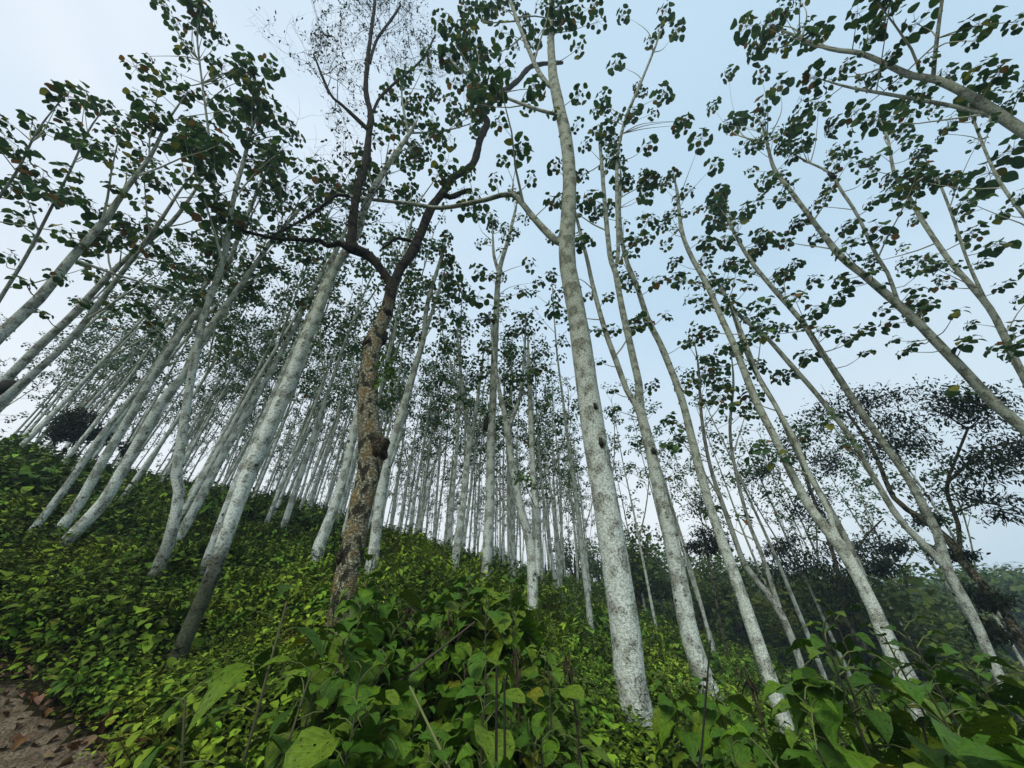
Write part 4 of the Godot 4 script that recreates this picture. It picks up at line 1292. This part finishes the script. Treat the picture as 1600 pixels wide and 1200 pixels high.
func crooked_tree() -> void:
	var base := hit(512, 1062)
	var lean := 0.0
	var o := thing("crooked_dark_tree", base, "crooked brown mossy tree with knobs and black zigzag limbs, left of centre", "tree")
	stems_at.append(Vector2(base.x, -base.z))
	var rows := [
		[[522, 1000, 43, 534, 950, 42, 541, 900, 41, 552, 850, 39, 562, 800, 34, 576, 745, 36, 580, 705, 43, 577, 665, 36, 576, 640, 33, 577, 600, 29, 580, 560, 26, 582, 535, 28, 590, 515, 21, 602, 492, 23, 608, 465, 19, 612, 440, 20], 0],
		[[611, 446, 16, 603, 432, 15, 587, 410, 14, 570, 396, 15, 548, 388, 18, 549, 371, 15, 557, 304, 13, 572, 250, 13, 577, 202, 11, 580, 182, 10, 572, 145, 8, 574, 101, 7, 580, 50, 6, 586, 0, 5, 590, -60, 4], 1],
		[[613, 445, 17, 625, 420, 16, 641, 398, 15, 658, 364, 14, 675, 324, 15, 695, 297, 13, 705, 280, 12, 736, 260, 13, 746, 236, 12, 749, 219, 10, 761, 192, 12, 756, 172, 10, 786, 145, 10, 810, 125, 9, 829, 105, 9, 856, 99, 8, 878, 98, 7], 1],
		[[548, 390, 11, 530, 380, 10, 512, 384, 8, 500, 376, 8, 440, 374, 6, 422, 371, 6, 385, 362, 5, 368, 352, 4], 1],
		[[546, 306, 7, 526, 305, 6, 506, 320, 6, 470, 345, 5, 418, 372, 4], 1],
		[[757, 170, 8, 751, 150, 7, 742, 128, 8, 736, 98, 7], 1],
		[[690, 302, 9, 703, 308, 10, 722, 300, 9, 735, 297, 8], 1],
		[[577, 205, 7, 560, 188, 6, 535, 165, 5, 515, 145, 4, 490, 85, 3], 1],
		[[581, 178, 6, 596, 150, 5, 622, 125, 5, 660, 92, 4, 680, 55, 3], 1],
		[[578, 98, 5, 590, 60, 5, 612, 30, 5, 626, 8, 4], 1],
		[[650, 380, 6, 622, 372, 5, 598, 388, 4], 1],
		[[588, 520, 6, 596, 540, 10, 603, 520, 7], 1],
	]
	var leaves := Buf.new()
	var twig := Buf.new()
	var wood := Color(0.045, 0.042, 0.036)
	var trunk := Buf.new()
	for n in rows.size():
		var row: Array = rows[n][0]
		var pts := PackedVector3Array()
		var rad := PackedFloat32Array()
		if n == 0:
			pts.append(-UP * 0.3)
			rad.append(0.24)
		for k in row.size() / 3:
			var p := upright(base, row[k * 3], row[k * 3 + 1], lean)
			pts.append(p - base)
			rad.append(girth_in(row, k, base, lean))
		var s := spline(pts, rad, 0.16)
		var cols := PackedColorArray()
		for p in s[0]:
			# the stem is pale and mossy below, the limbs are black with wet bark and epiphytes
			var c := Color(0.95, 0.98, 0.9).lerp(Color(0.13, 0.13, 0.12), smoothstep(5.2, 6.4, p.y) if n == 0 else 1.0)
			if n == 0:
				c = c.lerp(Color(0.30, 0.36, 0.10), smoothstep(1.1, 0.2, p.y) * 0.7)
			c.a = 1.0
			cols.append(c)
		if n == 0:
			trunk.tube(s[0], s[1], 18, cols, 0.3, bumps)
			part("trunk", trunk.mesh(), M.dark_bark, o)
		else:
			var b := Buf.new()
			b.tube(s[0], s[1], 9, cols, 0.38, bumps)
			part("limb", b.mesh(), M.dark_bark, o)
		if n in [1, 7, 8, 9, 3, 4, 5]:
			var count: int = {1: 16, 7: 9, 8: 9, 9: 8, 3: 5, 4: 3, 5: 3}[n]
			for k in count:
				var at := at_fraction(s[0], s[1], rf(0.42 if n == 1 else 0.3, 1.0))
				var a := Vector3(rf(-1, 1), rf(0.0, 1.0), rf(-1, 1)).normalized()
				twigs(twig, leaves, at[0], (a + UP * 0.4).normalized(), rf(1.0, 2.3), 0.012, 3 if n != 3 else 2, 0.09, Color(0.03, 0.05, 0.02), wood)
		# ragged epiphytes along the limbs
		if n > 0 and n < 7:
			for k in 12:
				var at := at_fraction(s[0], s[1], rng.randf())
				fine_clump(leaves, at[0], 0.10, 9, 0.07, Color(0.02, 0.028, 0.012), 1.0)
	tag(part("twigs", twig.mesh(), M.twig, o), "", "", "", "stuff")
	tag(part("foliage", leaves.mesh(), M.crown_leaf, o), "", "", "", "stuff")
	# knobs and shaggy moss on the stem
	for k in [[590, 702, 20, 0.9], [577, 535, 14, 0.7], [603, 490, 14, 0.7], [536, 870, 16, 0.6]]:
		var c := upright(base, k[0], k[1], lean)
		var r: float = k[2] * depth_of(c) / LENS
		c += (EYE - c).normalized() * r * 0.3 - base
		var b := Buf.new()
		lump(b, c, Vector3(r, r * 1.15, r) * k[3], Color(0.25, 0.22, 0.18), 12, 0.5)
		part("burl", b.mesh(), M.dark_bark, o)
	var sp := Buf.new()                              # a green sprout on the trunk
	for k in 60:
		var c := upright(base, 606 + rng.randfn(0, 8), 590 + rng.randfn(0, 14), lean) - base
		var l := rf(0.08, 0.16)
		sp.leaf(c + Vector3(rf(-0.1, 0.1), 0, rf(0.0, 0.25)), Vector3(rf(-1, 1), rf(-0.6, 0.4), rf(-1, 1)), UP, l, l * 0.6, 0.6, 0.2, PackedFloat32Array([0.1, 0.48, 0.4, 0.0]), Color(0.07, 0.14, 0.02) * rf(0.7, 1.3))
	tag(part("sprout", sp.mesh(), M.crown_leaf, o), "", "", "", "stuff")

func lump(b: Buf, at: Vector3, size: Vector3, col: Color, cuts: int, rough: float) -> void:
	var first := b.v.size()
	for i in cuts + 1:
		var el := PI * i / cuts - PI / 2
		for j in cuts + 1:
			var az := TAU * (j % cuts) / cuts
			var d := Vector3(cos(az) * cos(el), sin(el), sin(az) * cos(el))
			var k := 1.0 + rough * bumps.get_noise_3d(d.x * 4 + at.x * 9, d.y * 4 + at.y * 9, d.z * 4)
			b.vert(at + d * size * k, d, Vector2(float(j) / cuts, float(i) / cuts), col)
	for i in cuts:
		for j in cuts:
			var a := first + i * (cuts + 1) + j
			b.quad(a, a + cuts + 1, a + cuts + 2, a + 1)

func ranks() -> void:
	var protos := []
	for k in 9:
		protos.append(make_slender(k))
	var zones := [
		["slender pale trunk in the crowded ranks on the left bank", "slender trees on the left bank"],
		["slender pale trunk in the distant ranks behind the mossy tree", "slender trees behind the mossy tree"],
		["slender pale trunk in the far ranks between the centre trunk and the mottled trunk", "slender trees behind the centre"],
		["slender pale trunk in the sparse far row right of the mottled trunk", "slender trees at the right"],
	]
	var spots := []
	var f := 8.0
	while f < 62.0:
		var gap := 2.35 if f < 32.0 else 3.0
		var x := -38.0
		while x < 16.0:
			var xx := x + rf(-0.8, 0.8)
			var ff := f + rf(-0.8, 0.8)
			x += gap
			var r := Vector2(xx, ff).length()
			var sx := xx / ff                         # how far to the side it is seen
			if ff < 6.5 or sx < -1.75 or r < 9.3 or off_path(xx, ff) < 1.5:
				continue
			if sx > 0.20 and rng.randf() < 0.8 or sx > 0.34 or sx > -0.3 and ff < 13.0 or ff < 11.0 and sx > -0.75:
				continue
			var clear := true
			for s in stems_at:
				if s.distance_to(Vector2(xx, ff)) < 1.3:
					clear = false
			if not clear:
				continue
			spots.append([r, xx, ff, sx])
		f += gap
	for e in [[11.5, 17.0], [14.0, 19.0], [17.0, 22.0], [13.0, 24.0], [20.0, 26.0], [19.0, 17.0], [24.0, 21.0], [22.0, 30.0], [16.0, 29.0], [9.0, 20.0], [10.5, 23.0], [12.0, 30.0], [8.0, 24.0], [15.5, 24.0], [23.0, 25.0], [26.0, 27.0], [18.0, 34.0], [21.0, 19.5]]:
		spots.append([Vector2(e[0], e[1]).length(), e[0], e[1], 0.6])
	spots.sort_custom(func(a, b): return a[0] < b[0])
	print("slender trees ", spots.size())
	var first: Array = []
	for k in spots.size():
		var e: Array = spots[k]
		if k >= 298:
			break
		var z := 0 if e[3] < -0.62 else 1 if e[3] < -0.12 else 2 if e[3] < 0.2 else 3
		var n := rng.randi() % protos.size()
		var o: Node3D
		if first.size() <= n or true:
			o = Node3D.new()
			part("trunk", protos[n][0], M.pale_bark, o)
			tag(part("crown", protos[n][1], M.crown_leaf, o), "", "", "", "stuff")
		o.name = numbered("slender_tree")
		add_child(o)
		var leanv := Vector3(rf(-0.025, 0.025) - 0.01, 1, rf(-0.03, 0.03) - 0.02).normalized()
		var size := rf(0.9, 1.22)
		var thick := rf(0.8, 1.25)
		o.transform = turned(leanv, rf(0, TAU), 1.0, on_ground(e[1], e[2]))
		o.transform.basis = o.transform.basis * Basis.from_scale(Vector3(size, size, size))
		tag(o, rank_label(e[1], e[2], e[0], ("tall " if size > 1.06 else "shorter ") + ("forked" if n % 3 != 0 else "straight")), "tree", "slender trees in the ranks")

func rank_label(x: float, f: float, r: float, look: String) -> String:      # which trunk of the ranks: by the traced tree that its foot is seen beside, and how far back it stands
	var marks := [[-1.19, "the thin trunk leaving the left bank"], [-1.02, "the streaked straight trunk"], [-0.78, "the crooked pale trunk"], [-0.62, "the large grey trunk"], [-0.47, "the clean trunk by the mossy tree"], [-0.35, "the trunk after the mossy tree"], [-0.14, "the trunk behind the ferns"], [-0.06, "the upright centre trunk"], [0.05, "the paired stems"], [0.26, "the mottled trunk"], [0.46, "the forking trunk"], [0.6, "the stained slim trunk"], [0.85, "the stout forked trunk"]]
	var best: Array = marks[0]
	for m in marks:
		if absf(m[0] - x / f) < absf(best[0] - x / f):
			best = m
	return "%s tree in the %s ranks, %s of %s" % [look, "nearest" if r < 16.0 else "second" if r < 24.0 else "third" if r < 34.0 else "hindmost", "left" if x / f < best[0] else "right", best[1]]

func far_slope() -> void:
	var protos := []
	for k in 4:
		protos.append(make_bush(k))
	# across, ahead, height, width
	var list := []
	for k in 26:
		var az := deg_to_rad(rf(12.0, 50.0))
		var r := rf(26.0, 62.0)
		list.append([r * sin(az), r * cos(az), rf(3.2, 7.5), rf(1.0, 1.5)])
	for k in 26:
		var az := deg_to_rad(rf(30.0, 58.0))
		var r := rf(24.0, 60.0)
		list.append([r * sin(az), r * cos(az), rf(2.6, 5.0), rf(1.3, 1.9)])
	list.append([9.0, 30.0, 4.2, 1.3])
	list.append([12.0, 27.0, 4.0, 1.3])
	list.append([6.0, 38.0, 5.2, 1.3])
	list.append([-2.0, 52.0, 6.0, 1.3])
	for e in list:
		var o := thing("bushy_tree", on_ground(e[0], e[1]) - UP * 0.2, "bushy olive green tree in the woods on the far slope at right", "tree", "bushy trees on the far slope")
		var n := rng.randi() % 4
		part("trunk", protos[n][0], M.dark_bark, o)
		tag(part("crown", protos[n][1], M.crown_leaf, o), "", "", "", "stuff")
		o.transform.basis = Basis(UP, rf(0, TAU)) * Basis.from_scale(Vector3(e[2] * e[3], e[2], e[2] * e[3]))
		var side: float = e[0] / e[1]
		o.set_meta("label", "%s bushy %s tree of the far woods, seen %s" % ["low" if e[2] < 4.5 else "medium" if e[2] < 6.0 else "tall", ["green", "olive", "green", "olive"][n], "behind the mottled trunk" if side < 0.33 else "between the forking and the stained trunks" if side < 0.55 else "behind the stout forked trunk" if side < 0.85 else "right of the stout forked trunk"])
	var woods := []
	for k in 700:
		var az := deg_to_rad(rf(-65, 80) if k < 420 else rf(20, 66))
		var r := rf(64.0, 190.0) if k < 420 else rf(62.0, 120.0)
		var p := on_ground(r * sin(az), r * cos(az))
		var h := rf(5.0, 10.0)
		woods.append([Transform3D(Basis(UP, rf(0, TAU)) * Basis.from_scale(Vector3(h * 1.4, h, h * 1.4)), p - UP * 0.5), Color(1, 1, 1) * rf(0.8, 1.2)])
	scatter("distant_forest", protos[0][1], M.crown_leaf, woods)

func small_things() -> void:
	# curled dry leaves lying on the path's edge and the bank
	var fallen := [
		[236, 1082, 0.20, "curled orange brown leaf lying alone on the mossy bank"], [128, 1160, 0.17, "large dry brown leaf on the path edge"], [172, 1150, 0.14, "dry leaf beside the large brown one"],
		[92, 1194, 0.13, "dry leaf at the bottom edge of the path"], [22, 1182, 0.13, "dark dry leaf in the lower left corner"], [140, 1092, 0.16, "brown leaf half hidden in herbs above the path"], [205, 1196, 0.11, "tan scrap of leaf at the foot of the bank"],
		[60, 1130, 0.10, "small dry leaf on the bare dirt"], [300, 1120, 0.10, "small reddish leaf among the creeping herbs"], [30, 1110, 0.10, "small brown leaf at the left edge of the path"],
	]
	for e in fallen:
		var b := Buf.new()
		b.leaf(Vector3.ZERO, Vector3.RIGHT, UP, e[2], e[2] * 0.75, rf(0.9, 1.8), rf(0.5, 0.9), PackedFloat32Array(HEART_LEAF), Color.WHITE * rf(0.7, 1.4), 0.35, 2, rng)
		var o := part("fallen_leaf", b.mesh(), M.dry_blade, self, Transform3D(Basis(UP, rf(0, TAU)), hit(e[0], e[1]) + UP * (0.06 if e[0] < 130 else 0.13)))
		tag(o, e[3], "leaf")
	# withered leaf bundles hanging among the foreground plants
	for e in [[700, 975, 3.6, 0.24, "withered dark brown leaf bundle hanging upright left of the clump"], [640, 962, 3.9, 0.2, "reddish brown withered leaf bundle nearest the mossy trunk"], [806, 1030, 3.1, 0.16, "shaggy dark brown withered bundle in the middle of the clump"], [890, 1040, 3.0, 0.14, "dark withered bundle left of the mottled trunk"], [1168, 1062, 3.6, 0.16, "orange brown withered leaf beside the slim stained trunk"]]:
		var d := ray(e[0], e[1])
		var p: Vector3 = EYE + d * (e[2] / Vector2(d.x, d.z).length())
		var foot := on_ground(p.x, -p.z)
		var o := thing("withered_plant", foot, e[4], "plant")
		var s := Buf.new()
		s.tube(PackedVector3Array([Vector3(0, -0.1, 0), Vector3(0.03, (p.y - foot.y) * 0.5, 0.02), p - foot + UP * e[3] * 0.4]), PackedFloat32Array([0.010, 0.008, 0.006]), 6, PackedColorArray([Color(0.045, 0.035, 0.025)]))
		part("stem", s.mesh(), M.stalk, o)
		var b := Buf.new()
		for k in 22:
			var a := rf(0, TAU)
			var l: float = e[3] * rf(0.3, 0.75)
			b.leaf(p - foot + Vector3(rf(-0.04, 0.04), e[3] * rf(-0.35, 0.4), rf(-0.04, 0.04)), Vector3(cos(a), rf(-1.6, 0.1), sin(a)), Vector3(cos(a), rf(0.1, 0.8), sin(a)), l, l * rf(0.3, 0.6), rf(-0.4, 1.8), rf(0.4, 1.1), PackedFloat32Array(LANCE_LEAF), Color.WHITE * rf(0.3, 1.1), 0.3, 1, rng)
		tag(part("withered_leaves", b.mesh(), M.withered, o), "", "", "", "stuff")
	# thin bare sticks and stalks
	for e in [[640, 1072, 700, 1200, 2.3, 0.008, "pale green bare stalk leaning through the front of the clump", Color(0.20, 0.22, 0.09)], [776, 1040, 772, 1200, 2.2, 0.009, "pair-forming black upright stalk in the clump", Color(0.02, 0.02, 0.018)], [788, 1060, 786, 1200, 2.15, 0.008, "second black upright stalk beside the first", Color(0.02, 0.02, 0.018)],
		[742, 972, 680, 1020, 3.4, 0.012, "dark slanting stick across the ferns", Color(0.06, 0.05, 0.035)], [1110, 1000, 1096, 1130, 2.6, 0.007, "thin black stalk in front of the forking pale trunk", Color(0.02, 0.02, 0.018)]]:
		var d1 := ray(e[0], e[1])
		var d2 := ray(e[2], e[3])
		var p1: Vector3 = EYE + d1 * (e[4] / Vector2(d1.x, d1.z).length())
		var p2: Vector3 = EYE + d2 * (e[4] / Vector2(d2.x, d2.z).length())
		var dirn: Vector3 = (p2 - p1).normalized()
		var guard := 0
		while p2.y > ground(p2.x, -p2.z) and guard < 40:
			p2 += dirn * 0.05
			guard += 1
		var b := Buf.new()
		b.tube(PackedVector3Array([p1, p1.lerp(p2, 0.3) + Vector3(0.01, 0, 0.01), p1.lerp(p2, 0.7) - Vector3(0.01, 0, 0), p2]), PackedFloat32Array([e[5] * 0.6, e[5] * 0.8, e[5], e[5] * 1.2]), 7, PackedColorArray([e[7]]), 0.2, bumps)
		tag(part("bare_stalk", b.mesh(), M.stalk, self), e[6], "stick")
